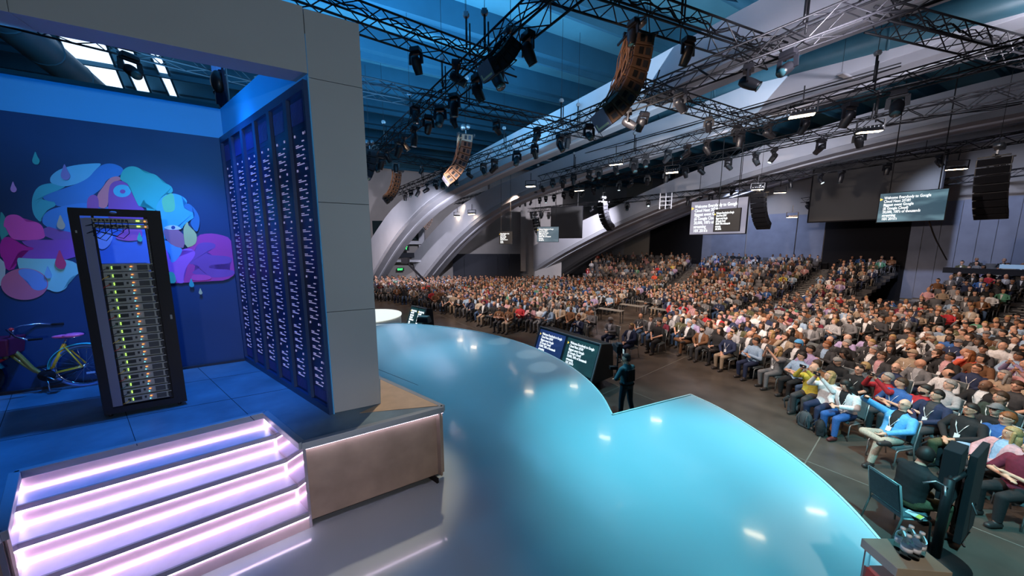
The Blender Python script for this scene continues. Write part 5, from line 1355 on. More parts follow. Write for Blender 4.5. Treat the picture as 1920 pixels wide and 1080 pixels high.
for x, y, z, phi, r_, rown, occd in seats:
    if any(x == s[0] and y == s[1] for s in near_s[:0]): pass
    if (x, y, z, phi, r_, rown, occd) in near_s: continue
    f = to_stage((x, y)); a = math.atan2(f.y, f.x)-PI/2; c, s_ = math.cos(a), math.sin(a)
    items.append((*CL, np.array([[c, -s_, 0], [s_, c, 0], [0, 0, 1]]), np.array([x, y, z]), palc if z == 0 else palb))
big_mesh('chair_rows', items, 'chair_colour', 'rows of grey chairs under and among the far seated crowd', 'chairs')
# bleachers
M_tier = mat('bleacher_deck', (.06, .06, .065), .8); M_step = mat('bleacher_step_edge', (.7, .7, .68), .6)
bl = empty('bleachers', (0, 0, 0), 0, 'dark stepped bleachers at the back with pale edged aisle stairs', 'bleachers')
def arc_pts(r_, a0, a1, z, n=24): return [V((CEN.x+r_*math.cos(R(a0+(a1-a0)*i/n)), CEN.y+r_*math.sin(R(a0+(a1-a0)*i/n)), z)) for i in range(n+1)]
secs = [(-2, 17.0), (18.0, 24.0), (28.0, 33.0), (34.0, 48.5), (49.5, 66)]
for a0, a1 in secs:
    for k in range(1, 12):
        r0 = BR0+BRI*(k-1); inner = arc_pts(r0, a0, a1, tier_z(k), 10); outer = arc_pts(r0+BRI, a0, a1, tier_z(k), 10)
        if max(p.x for p in outer) < -5: continue
        m_ = MB(); vs = inner+outer+[V((p.x, p.y, p.z-.2)) for p in inner+outer]; n = 11
        m_.add(vs, [(i, i+1, n+i+1, n+i) for i in range(10)]+[(2*n+i, 2*n+i+1, i+1, i) for i in range(10)]+[(0, n, 3*n, 2*n), (n-1, 2*n+n-1, 3*n+n-1, 2*n-1)]); m_.build('tier', M_tier, bl)
    m_ = MB(); r0 = BR0+BRI*11
    pts = arc_pts(r0, a0, a1, 2.9, 10)
    for p, q in zip(pts, pts[1:]): m_.bar(p, q, .05, .05); m_.bar(p, V((p.x, p.y, 2.0)), .04, .04)
    m_.build('rear_rail', M_wire, bl)
for a in AIS:
    for k in range(1, 23):
        r0 = BR0+BRI*(k-1)/2; c = V((CEN.x+r0*math.cos(R(a)), CEN.y+r0*math.sin(R(a)), .105*k)); tn_ = V((-math.sin(R(a)), math.cos(R(a)), 0))
        m_ = MB(); m_.bar(c-tn_*.55+V((0, 0, -.05)), c+tn_*.55+V((0, 0, -.05)), .46, .1); o = m_.build('aisle_step', M_tier, bl)
        m_ = MB(); m_.bar(c-tn_*.5+V((0, 0, .005)), c+tn_*.5+V((0, 0, .005)), .06, .012)
        rr_ = V((math.cos(R(a)), math.sin(R(a)), 0))*-.2; m_.v = [tuple(V(v)+rr_) for v in m_.v]; m_.build('step_edge', M_step, o)
# control desk on the rear platform at the right
e = empty('control_desk', V((30.5, 19.5, 2.3)), R(120), 'black control desk at the top of the right bleachers', 'desk')
b = MB(); b.box((0, 0, .55), (5, .5, .35)); b.build('desk_front', M_black, e); b = MB(); b.box((0, -.1, .9), (.9, .1, .25)); b.build('monitor', mat('far_monitor', (.1, .2, .3), .5, emit=.4, ecol=(.4, .6, .9)), e)
# work tables in the gap of the crowd
for i, (px, py) in enumerate([(1145, 580), (1185, 572), (1215, 566), (1243, 580)]):
    p = on_z(px, py, .75); f = to_stage(p); e = empty('work_table', (p.x, p.y, 0), math.atan2(f.y, f.x)-PI/2, ['narrow work table in the crowd gap, nearest the monitor box', 'narrow work table in the crowd gap, second from the left', 'narrow work table in the crowd gap, farthest back', 'narrow work table in the crowd gap, rightmost'][i], 'table', 'work tables in the crowd gap')
    b = MB(); b.box((0, 0, .735), (1.5, .45, .03)); b.build('table_top', mat('table_top_grey', (.25, .24, .22), .4), e)
    for sx_ in (-.68, .68):
        for sy_ in (-.18, .18): b = MB(); b.bar((sx_, sy_, 0), (sx_, sy_, .72), .03, .03); b.build('leg', M_wire, e)
# ------------------------------------------------------------------ crew at the right: seated camera operator, chair, monitor stand
M_cfrT = mat('chair_frame_teal', (.25, .36, .37), .35, metal=.4)
c1 = on_z(1619, 976, 0); c2 = on_z(1670, 1012, 0); c3 = on_z(1740, 1015, 0)
ff = (c3-c2).normalized(); ctr = (c1+c2)/2+ff*.27
cc = chair_proto(M_cfrT, mat('chair_fabric_teal', (.07, .13, .15), .9, noise=.1, nscale=30), 'empty-sided teal grey banquet chair at the stage edge holding the crew member in black')
cc.location = ctr; cc.rotation_euler = (0, 0, math.atan2(ff.y, ff.x)-PI/2)
pq = on_z(1694, 845, 1.27); 
cp = ctr+ff*.12+V((ff.y, -ff.x, 0))*-.03
person(cp, ff, 'forward', 'shirt', 'black', 'olive', 'short', 'dark', 1, 'crew person in black jacket seated with back to the stage behind a camera rig', None, lan=False, sc=1.06)
# papers on the chair seat edge
e = empty('folded_paper', ctr+V((0, 0, .47))-ff*.0+V((ff.y, -ff.x, 0))*.2, R(20), 'small yellow and white folded papers on the seat beside the crew person', 'paper')
b = MB(); b.box((0, 0, 0), (.12, .16, .006)); b.build('sheet', mat('paper_white', (.7, .75, .75), .7), e); b = MB(); b.box((0, -.05, .004), (.12, .05, .004)); b.build('yellow_note', mat('paper_yellow', (.7, .6, .1), .7), e)
# camera rig on a bent arm in front of the crew person
rb = ctr+ff*.85; rb.z = 0
e = empty('camera_rig', rb, 0, 'small black remote camera rig on a jointed stand before the seated crew person', 'camera')
b = MB(); b.bar((0, 0, 0.0), (0, 0, .78), .035, .035); b.build('stand', M_wire, e)
for a in range(3): b = MB(); b.bar((0, 0, .12), (.28*math.cos(a*2.1), .28*math.sin(a*2.1), .01), .02, .02); b.build('tripod_leg', M_wire, e)
b = MB(); b.box((0, 0, .86), (.14, .22, .13)); b.build('camera_body', M_black, e, bevel=.01); b = MB(); b.cyl((0, .1, .86), (0, .22, .86), .045, .05, 14); b.build('camera_lens', M_dark, e)
b = MB(); b.tube([(-.05, -.1, .80), (-.14, -.22, .74), (-.15, -.30, .60)], .010, 6); b.build('pan_handle', M_steel, e)
b = MB(); b.tube([(.03, -.08, .80), (.10, -.12, .60), (.05, -.04, .42), (0, 0, .36)], .007, 6); b.build('cable', M_black, e)
b = MB(); b.box((.10, 0, .98), (.03, .16, .11)); b.build('viewfinder', M_black, e)
# monitor stand with two tall screens seen edge on
sp = on_z(1752, 1046, 0)
e = empty('monitor_stand', sp, 0, 'black pole stand carrying two tall black monitors seen edge on at the lower right', 'monitor stand')
b = MB(); b.tube([(0, 0, .04), (0, 0, 1.25)], .05, 10); b.build('pole', M_wire, e); b = MB(); b.cyl((0, 0, 0), (0, 0, .03), .32, n=28); b.build('base', M_wire, e)
def tvs(px0, py0, px1, py1, Y, th, wdt, name):
    a = at_y(px0, py0, Y)-sp; c = at_y(px1, py1, Y)-sp; vd = V((a.x+sp.x, a.y+sp.y, 0)).normalized(); sd_ = V((vd.y, -vd.x, 0)); zb, zt_ = c.z, a.z; ctr_ = (a+c)/2
    d2 = (vd*.96+sd_*.10).normalized()
    m_ = MB(); s0 = ctr_-d2*wdt/2; s1 = ctr_+d2*wdt/2; s0.z = s1.z = (zb+zt_)/2
    m_.bar(s0, s1, th, zt_-zb); return m_.build(name, M_black, e, bevel=.01), ctr_
o1, m1 = tvs(1836, 842, 1808, 1000, 4.35, .07, .75, 'tall_monitor'); o2, m2_ = tvs(1797, 838, 1772, 930, 4.35, .16, .45, 'tall_monitor')
b = MB(); b.tube([(0, 0, 1.2), (m1.x*.6, m1.y*.6, 1.22), (m1.x, m1.y, 1.25)], .03, 8); b.tube([(0, 0, 1.1), (m2_.x, m2_.y, 1.25)], .025, 8); b.build('bracket', M_wire, e)
for s_ in (-1, 1): b = MB(); b.tube([(.0, 0, 1.12), (-.12, .05*s_, 1.18), (-.2, .12*s_, 1.10)], .012, 6); b.build('clamp', M_steel, e)
# cameraman with stabiliser rig standing at the stage notch
cm = on_z(1172, 783, 0); cf = V((-.45, .89, 0)).normalized()
person(cm, cf, 'stand', 'tee', 'teal', (.015, .04, .06), 'short', 'dark', 0, 'standing camera operator in dark tee shirt and utility vest carrying a stabiliser', None, lan=False, sc=1.0)
op = [o for o in C.objects if o.get('label', '').startswith('standing camera operator')][0]
for ch in op.children:
    if ch.name.startswith('tee_shirt'): ch.color = (.02, .10, .13, 1)
vb = MB(); vb.box((0, -.13, .27), (.24, .05, .30)); ve = vb.build('vest_pack', M_black); ve.parent = op; ve.matrix_local = TPL['stand']['Mt']
vb = MB(); vb.tube([(.12*math.cos(t/20*2*PI)*1.55, .13*math.sin(t/20*2*PI)*1.15, 0.02) for t in range(20)], .022, 6, closed=True); ve = vb.build('belt', M_black); ve.parent = op; ve.matrix_local = TPL['stand']['Mt']
hp_ = Matrix.Translation(cm) @ Matrix.Rotation(math.atan2(cf.y, cf.x)-PI/2, 4, 'Z') @ (V(TPL['stand']['hands'][1][0]))
rp = at_y(1157, 700, hp_.y); rp.z = 0; rp = V((rp.x, rp.y, 0))
e = empty('camera_stabiliser', rp, 0, 'tall stabiliser post with camera and yellow tagged batteries held by the standing operator', 'camera')
b = MB(); b.tube([(0, 0, .82), (0, 0, 1.62)], .022, 8); b.build('post', M_wire, e)
b = MB(); b.box((0, .03, 1.70), (.16, .34, .19)); b.build('camera_body', M_black, e, bevel=.015); b = MB(); b.cyl((0, .2, 1.70), (0, .36, 1.70), .055, .065, 14); b.build('camera_lens', M_dark, e)
b = MB(); b.box((.10, -.08, 1.66), (.03, .14, .10)); b.build('side_screen', mat('rig_screen', (.4, .6, .65), .3, emit=.5, ecol=(.6, .8, .85)), e)
b = MB(); b.box((0, -.05, 1.84), (.10, .20, .07)); b.build('top_handle', M_dark, e)
b = MB(); b.box((-.10, .0, 1.16), (.22, .12, .09)); b.build('monitor', M_black, e, bevel=.01)
b = MB(); b.box((0, 0, .90), (.12, .12, .16)); bt_ = b.build('battery_block', M_black, e)
for z in (.86, .96): b = MB(); b.box((.03, -.062, z), (.12, .006, .03)); b.build('yellow_tag', mat('tag_yellow', (.8, .75, .05), .5), bt_)
b = MB(); b.tube([(0, 0, 1.30), (.12, -.05, 1.34), V(hp_)-rp], .018, 6); b.build('support_arm', M_wire, e)
# ------------------------------------------------------------------ bags on the floor
M_bag = mat('black_nylon', (.012, .014, .018), .8, bump=.3, bscale=30); M_bag2 = mat('tan_leather', (.30, .13, .06), .5); M_bag3 = mat('grey_nylon', (.05, .06, .07), .8, bump=.3)
def backpack(p, rzv, s_, m, label, name='backpack'):
    e = empty(name, p, rzv, label, 'bag')
    b = MB(); b.ell((0, 0, .24*s_), (.17*s_, .12*s_, .25*s_), None, 16, 12); b.box((0, 0, .16*s_), (.29*s_, .18*s_, .30*s_)); o = b.build('bag_body', m, e, bevel=.03*s_)
    b = MB(); b.ell((0, -.11*s_, .17*s_), (.12*s_, .05*s_, .12*s_), None, 12, 8); b.build('front_pocket', m, e)
    for q in (-1, 1): b = MB(); b.tube([(.09*q*s_, .10*s_, .44*s_), (.11*q*s_, .19*s_, .32*s_), (.12*q*s_, .13*s_, .08*s_)], .014*s_, 6); b.build('shoulder_strap', m, e)
    b = MB(); b.tube([(-.04*s_, .02, .48*s_), (0, .02, .53*s_), (.04*s_, .02, .48*s_)], .010*s_, 6); b.build('carry_handle', m, e)
    return e
for px, py, rr_, s_, m, lab in [(1487, 772, .4, 1.0, M_bag3, 'grey backpack with pale straps before the yellow sweater person'), (1500, 735, 1.2, 1.0, M_bag, 'black backpack beside the shoes of the lilac shirt person'), (1508, 800, 1.9, .85, M_bag3, 'slumped grey blue bag on the floor before the white cardigan person'),
        (1536, 815, .9, .8, M_bag, 'black camera bag beside the tan leather bag'), (1752, 868, .7, 1.15, M_bag, 'large black backpack leaning before the glasses wearer in black'), (1414, 708, .3, 1.0, M_bag, 'black backpack under the aisle chair of the pale blue shirt person')]:
    backpack(on_z(px, py, 0), rr_, s_, m, lab)
e = empty('tote_bag', on_z(1564, 815, 0), .5, 'tan leather tote bag at the feet of the white blazer person', 'bag')
b = MB(); b.box((0, 0, .15), (.34, .15, .30), taper=.8); b.build('bag_body', M_bag2, e, bevel=.02); b = MB(); b.tube([(-.08, 0, .28), (-.06, 0, .42), (.06, 0, .42), (.08, 0, .28)], .010, 6); b.build('handle', M_bag2, e)
# ------------------------------------------------------------------ lighting rig
M_truss = mat('truss_black', (.014, .014, .017), .5, metal=.3)
TR_ = {}
def truss(p0, p1, s, label, fine, ext0=0, ext1=0, cables=True):
    p0 = V(p0); p1 = V(p1); x = (p1-p0).normalized(); p0 = p0-x*ext0; p1 = p1+x*ext1; L = (p1-p0).length
    e = empty('lighting_truss', p0, 0, label, 'truss', 'black box trusses of the lighting rig'); e.rotation_euler = x.to_track_quat('X', 'Z').to_euler()
    r = s*.055; n = max(2, int(round(L/(s*1.05)))); dl = L/n; h = s/2
    for y, z in ((-h, -h), (h, -h), (h, h), (-h, h)):
        b = MB(); b.tube([(0, y, z), (L, y, z)], r, 6); b.build('chord', M_truss, e)
    def units(b, k, o):
        a = k*dl-o; c = a+dl; fl = k % 2
        for (y0, z0), (y1, z1) in (((-h, -h), (-h, h)), ((h, -h), (h, h)), ((-h, -h), (h, -h)), ((-h, h), (h, h))):
            yield [(a, y0 if fl else y1, z0 if fl else z1), (c, y1 if fl else y0, z1 if fl else z0)]
    if fine:
        proto = []
        for k in (0, 1):
            for u in units(None, k, 0):
                b = MB(); b.tube([V(u[0])-V((k*dl, 0, 0)), V(u[1])-V((k*dl, 0, 0))], r*.55, 5, cap=False); o = b.build('brace', M_truss, e); proto.append((k, o)); o.location.x = k*dl
        for k in range(2, n):
            for kk, o in proto:
                if kk == k % 2: c = o.copy(); C.objects.link(c); c.location.x = k*dl
    else:
        b = MB()
        for k in range(n):
            for u in units(None, k, 0): b.tube(u, r*.6, 4, cap=False)
        tag(b.build('lacing', M_truss, e), kind='stuff')
    if cables:
        b = MB(); ph = random.random()*6
        b.tube([(L*i/40, h*.3*math.sin(i*.9+ph), h*.75+.05*math.sin(i*1.7+ph)) for i in range(41)], r*.8, 5)
        b.build('cable_run', M_black, e)
        b = MB(); b.tube([(L*i/40, -h*.5, h*.4+.08*math.sin(i*1.3+ph)) for i in range(41)], r*.5, 5); b.build('cable_run', M_black, e)
    TR_[label] = (p0, x, L, s); return e
Z1 = 9.2; Z2 = 9.75
TDEF = [
 ('n1', on_z(690, 300, Z1), on_z(1045, -10, Z1), .46, 'long box truss nearest the camera, rising from the grey pillar to the top edge', True, 4, 2),
 ('n2', on_z(765, 352, Z1), on_z(1640, 12, Z1), .46, 'long box truss passing behind the largest brown speaker array', True, 3, 1.0),
 ('n3', on_z(1000, 340, Z1), on_z(1920, 92, Z1), .42, 'long box truss below the round teal duct', True, 14, 3),
 ('n4', on_z(1010, 366, Z1), on_z(1920, 168, Z1), .42, 'long box truss carrying the lit flood lamps', False, 13, 3),
 ('n5', on_z(1120, 388, 9.0), on_z(1920, 256, 9.0), .42, 'long box truss along the top of the large dark screen', False, 0, 3),
 ('n6', on_z(1290, 404, 8.8), on_z(1920, 322, 8.8), .42, 'far box truss above the right bleachers', False, 0, 3),
 ('n7', on_z(960, 398, 8.6), on_z(1400, 352, 8.6), .42, 'far box truss before the blank screens at the arches', False, 2, 0),
 ('x1', on_z(640, 22, Z2), on_z(895, 112, Z2), .46, 'cross truss at the upper left beside the grey pillar top', True, 3, 1.2),
 ('x2', on_z(682, 163, Z2), on_z(1060, 238, Z2), .46, 'cross truss below the near truss speaker cluster', True, 3, 2),
 ('x3', on_z(1140, 0, Z2), on_z(1440, 100, Z2), .46, 'cross truss at the top right above the largest brown speaker array', True, 1.5, .4),
 ('x4', on_z(700, 285, Z2), on_z(880, 318, Z2), .46, 'farthest cross truss between the two smaller brown speaker arrays', False, 3, 2),
 ('x5', on_z(1235, 178, Z2), on_z(1400, 228, Z2), .46, 'short cross truss under the round teal duct', False, 1, 2),
 ('x6', on_z(0, 20, Z2), on_z(430, 132, Z2), .46, 'box truss crossing above the open top of the blue alcove', True, 2, 1),
 ('x7', on_z(1700, 45, Z2), on_z(1880, 90, Z2), .42, 'short cross truss near the top right corner of the photo', False, 1, 3),
]
for k, a, b, s, lab, fine, e0, e1 in TDEF: truss(a, b, s, lab, fine, e0, e1); TR_[k] = TR_[lab]
def on_tr(k, t, dz=0):
    p0, x, L, s = TR_[k]; return p0+x*L*t+V((0, 0, dz-s/2))
# moving heads
M_mh = mat('fixture_black', (.016, .016, .020), .38); M_lens = mat('fixture_lens', (.05, .14, .16), .08, coat=1); M_lenson = mat('fixture_lens_lit', (1, 1, 1), .3, emit=30, ecol=(1, .98, .93))
M_lensdim = mat('fixture_lens_glow', (.4, .6, .6), .3, emit=1.6, ecol=(.75, .95, 1))
def mh_proto(lensm, s=1.0):
    e = empty('moving_head', (0, 0, 0))
    b = MB(); b.box((0, 0, -.06), (.30, .22, .12), taper=.9); b.build('base', M_mh, e, bevel=.01)
    b = MB()
    b.box((0, 0, -.145), (.34, .10, .04)); b.bar((-.155, 0, -.14), (-.165, 0, -.40), .035, .09); b.bar((.155, 0, -.14), (.165, 0, -.40), .035, .09); b.build('yoke', M_mh, e)
    return e
def mh_head(parent, lensm, tilt):
    M_ = Matrix.Rotation(tilt, 3, 'X'); c = V((0, 0, -.37)); n = 18; prof = [(.06, .17), (.10, .15), (.125, .08), (.13, .0), (.125, -.12), (.11, -.22), (.105, -.26)]
    b = MB(); vs = [c+M_ @ V((r*math.cos(2*PI*j/n), r*math.sin(2*PI*j/n)*.92, z)) for r, z in prof for j in range(n)]
    b.add(vs, [(i*n+j, i*n+(j+1) % n, (i+1)*n+(j+1) % n, (i+1)*n+j) for i in range(len(prof)-1) for j in range(n)]+[tuple(range(n-1, -1, -1)), tuple((len(prof)-1)*n+j for j in range(n))], 0, True)
    h = b.build('lamp_head', M_mh, parent)
    b = MB(); b.cyl(c+M_ @ V((0, 0, -.258)), c+M_ @ V((0, 0, -.272)), .088, n=18); b.build('lens', lensm, h)
    b = MB(); b.cyl(c+M_ @ V((0, 0, -.25)), c+M_ @ V((0, 0, -.268)), .108, n=18); b.build('lens_ring', M_mh, h)
MHP = {}
for key, lm in (('off', M_lens), ('on', M_lenson), ('dim', M_lensdim)):
    for ti, tilt in enumerate((0.1, .55, 1.0, -.6)):
        MHP[(key, ti)] = None
_ordn = lambda i: '%dth' % (i+1) if i > 17 and i % 10 not in (0, 1, 2) else '%d%s' % (i+1, {0: 'st', 1: 'nd', 2: 'rd'}[i % 10]) if i > 17 else ['first', 'second', 'third', 'fourth', 'fifth', 'sixth', 'seventh', 'eighth', 'ninth', 'tenth', 'eleventh', 'twelfth', 'thirteenth', 'fourteenth', 'fifteenth', 'sixteenth', 'seventeenth', 'eighteenth'][i]
TN = {'n1': 'nearest long truss', 'n2': 'truss behind the largest brown array', 'n3': 'truss below the teal duct', 'n4': 'truss with the lit floods', 'n5': 'truss above the large dark screen', 'n6': 'far truss above the right bleachers',
      'n7': 'far truss before the arches', 'x1': 'upper left cross truss', 'x2': 'second cross truss', 'x3': 'top right cross truss', 'x4': 'farthest cross truss', 'x6': 'truss above the blue alcove', 'x5': 'short cross truss', 'x7': 'top right corner truss'}
def moving_head(loc, ti, state, rzv, sc, label):
    if MHP[(state, ti)] is None:
        e = mh_proto(None); mh_head(e, {'off': M_lens, 'on': M_lenson, 'dim': M_lensdim}[state], (0.1, .55, 1.0, -.6)[ti]); MHP[(state, ti)] = e
        e.location = loc; e.rotation_euler = (0, 0, rzv); e.scale = (sc,)*3; tag(e, label, 'stage light', 'moving head lights on the rig'); return e
    c = copy_tree(MHP[(state, ti)], loc, (0, 0, rzv), label, 'moving head lights on the rig'); c.scale = (sc,)*3; return c
rr = random.Random(5)
for k, n, t0, t1, sc in (('n1', 15, .08, .90, 1.0), ('n2', 18, .05, .96, 1.05), ('n3', 30, .04, .88, 1.05), ('n4', 28, .05, .85, 1.0), ('n5', 16, .05, .85, 1.0), ('n6', 9, .05, .85, 1.0), ('n7', 13, .1, .95, 1.0), ('x1', 2, .55, .8, 1.0), ('x2', 5, .3, .9, 1.0), ('x3', 2, .15, .7, .9), ('x4', 4, .3, .9, 1.0), ('x6', 2, .35, .93, 1.0), ('x5', 2, .4, .8, 1.0)):
    for i in range(n):
        t = t0+(t1-t0)*(i+.5+rr.uniform(-.25, .25))/n; st_ = 'dim' if rr.random() < .12 and k in ('n3', 'n4', 'n5', 'n7') else 'off'
        moving_head(on_tr(k, t, -.01), rr.randrange(4), st_, rr.uniform(0, 6.28), sc*rr.uniform(.9, 1.15), 'black moving head light, %s along the %s' % (_ordn(i), TN[k]))
# the bright follow light
p = at_y(1209, 231, 11.6); e = moving_head(p+V((0, 0, .37)), 0, 'on', .3, 1.0, 'brightly shining white moving light right of the largest brown speaker array')
e.rotation_euler = (R(35), R(0), R(10))
b = MB(); b.bar((0, 0, 0), (0, 0, 1.2), .03, .03); b.build('drop_pole', M_truss, e)
# upright pipes with clamps on the trusses, and hoists with chains to the ceiling
M_clamp = mat('clamp_steel', (.35, .36, .38), .35, metal=.8)
hp0 = None
for k, ts in (('n1', (.35, .52, .66, .78)), ('n2', (.2, .42, .55, .68, .8, .93)), ('n3', (.2, .4, .5, .62, .72, .85)), ('n4', (.3, .5, .7, .85)), ('x2', (.5, .9)), ('x3', (.5,)), ('x1', (.8,))):
    for i, t in enumerate(ts):
        lab = 'chain hoist on the %s, %s from its far end' % (TN[k], _ordn(i)); p = on_tr(k, t, TR_[k][3])
        if hp0 is None:
            hp0 = empty('chain_hoist', p, 0, lab, 'hoist', 'chain hoists of the rig')
            b = MB(); b.tube([(0, 0, 0), (0, 0, .75)], .03, 8); b.build('pipe', M_truss, hp0)
            b = MB(); b.tube([(.09, .04, -.2), (.09, .04, .62)], .022, 8); b.build('pipe', M_truss, hp0)
            b = MB(); b.box((0, 0, .82), (.13, .10, .14)); b.cyl((-.09, 0, .82), (.09, 0, .82), .05, n=10); b.build('hoist_body', M_clamp, hp0, bevel=.01)
            b = MB(); b.bar((0, 0, .88), (0, 0, 3.8), .012, .012); b.build('chain', M_truss, hp0)
        else: copy_tree(hp0, p, label=lab)
# horizontal pipe rails slung under the ceiling between the trusses
for i, (a, b_, z, lab) in enumerate([((990, 318), (1690, 118), 10.2, 'pair of thin black pipes running above the truss below the teal duct'), ((1240, 262), (1920, 108), 10.0, 'pair of thin black pipes running above the flood lamp truss'), ((1240, 300), (1920, 190), 9.9, 'pair of thin black pipes behind the flood lamp truss')]):
    a = on_z(*a, z); b_ = on_z(*b_, z); e = empty('pipe_rail', a, 0, lab, 'pipe')
    for o_ in (0, .28): b = MB(); off_ = V((.3, .25, 0)).normalized()*o_; b.tube([off_, (b_-a)+off_], .022, 6); b.build('pipe', M_truss, e)
    b = MB(); b.tube([(b_-a)*(q/20)+V((.1, .1, -.06+.04*math.sin(q*1.9))) for q in range(21)], .018, 5); b.build('cable_run', M_black, e)
# flood lamps that are lit
M_flood = mat('flood_glass', (1, .9, .75), .4, emit=26, ecol=(1, .74, .46)); fl0 = None
for i, (px, py, z, wd_, lab) in enumerate([(1503, 218, 8.5, .62, 'lit flood lamp, largest, left of the other large one'), (1630, 248, 8.3, .62, 'lit flood lamp right of the largest one'), (1793, 318, 8.0, .6, 'lit flood lamp right of the large dark screen'), (1155, 309, 8.5, .6, 'lit flood lamp left of centre below the teal duct'),
        (1260, 324, 8.5, .6, 'lit flood lamp between the largest and the left centre one'), (1462, 362, 7.9, .6, 'lit flood lamp just above left of the large dark screen'), (995, 350, 8.4, .6, 'small lit flood lamp near the arches, upper left'), (1086, 358, 8.2, .6, 'small lit flood lamp above the blank screen by the arches'),
        (884, 402, 7.2, .6, 'small lit flood lamp over the second arch'), (858, 406, 7.2, .6, 'small lit flood lamp at the left over the second arch'), (1420, 356, 8.0, .6, 'dim lit flood lamp left of the black speaker array'), (1485, 408, 6.6, .6, 'small lit flood lamp low beside the large dark screen'), (955, 386, 7.8, .6, 'small lit flood lamp between the second arch and the blank screen')]):
    p = on_z(px, py, z)
    if fl0 is None:
        fl0 = empty('flood_lamp', p, 0); b = MB(); b.box((0, 0, .07), (.66, .30, .12), taper=.7); b.build('housing', M_mh, fl0, bevel=.01)
        b = MB(); b.box((0, 0, .004), (.60, .20, .012)); b.build('glass', M_flood, fl0)
        b = MB(); b.bar((-.36, 0, .06), (-.36, 0, .40), .025, .04); b.bar((.36, 0, .06), (.36, 0, .40), .025, .04); b.bar((-.36, 0, .40), (.36, 0, .40), .04, .025); b.build('yoke', M_mh, fl0)
        b = MB(); b.bar((0, 0, .4), (0, 0, .9), .03, .03); b.build('hanger', M_truss, fl0)
        b = MB()
        for q in range(6): b.box((-.27+.108*q, 0, .15), (.02, .22, .05))
        tag(b.build('cooling_fin', M_clamp, fl0), kind='stuff'); o = fl0
    else: o = copy_tree(fl0, p)
    o.rotation_euler = (R(rr.uniform(-8, 8)), 0, R(-20+rr.uniform(-15, 15))); tag(o, lab, 'flood lamp', 'lit flood lamps')
# dark strip lights off, under the ceiling
for i, (px, py, lab) in enumerate([(1275, 206, 'unlit pale strip light under the duct left of the short cross truss'), (1020, 300, 'small unlit pale strip light near the middle of the ceiling'), (1590, 145, 'unlit pale strip light right of the teal duct')]):
    p = on_z(px, py, 10.6); e = empty('strip_light', p, R(25), lab, 'light'); b = MB(); b.box((0, 0, 0), (1.25, .18, .06)); b.build('housing', M_white, e, bevel=.01); b = MB(); b.box((0, 0, -.035), (1.15, .12, .01)); b.build('diffuser', M_tan, e)
    for q in (-.5, .5): b = MB(); b.bar((q, 0, .03), (q, 0, 3.3), .008, .008); b.build('hanger', M_wire, e)
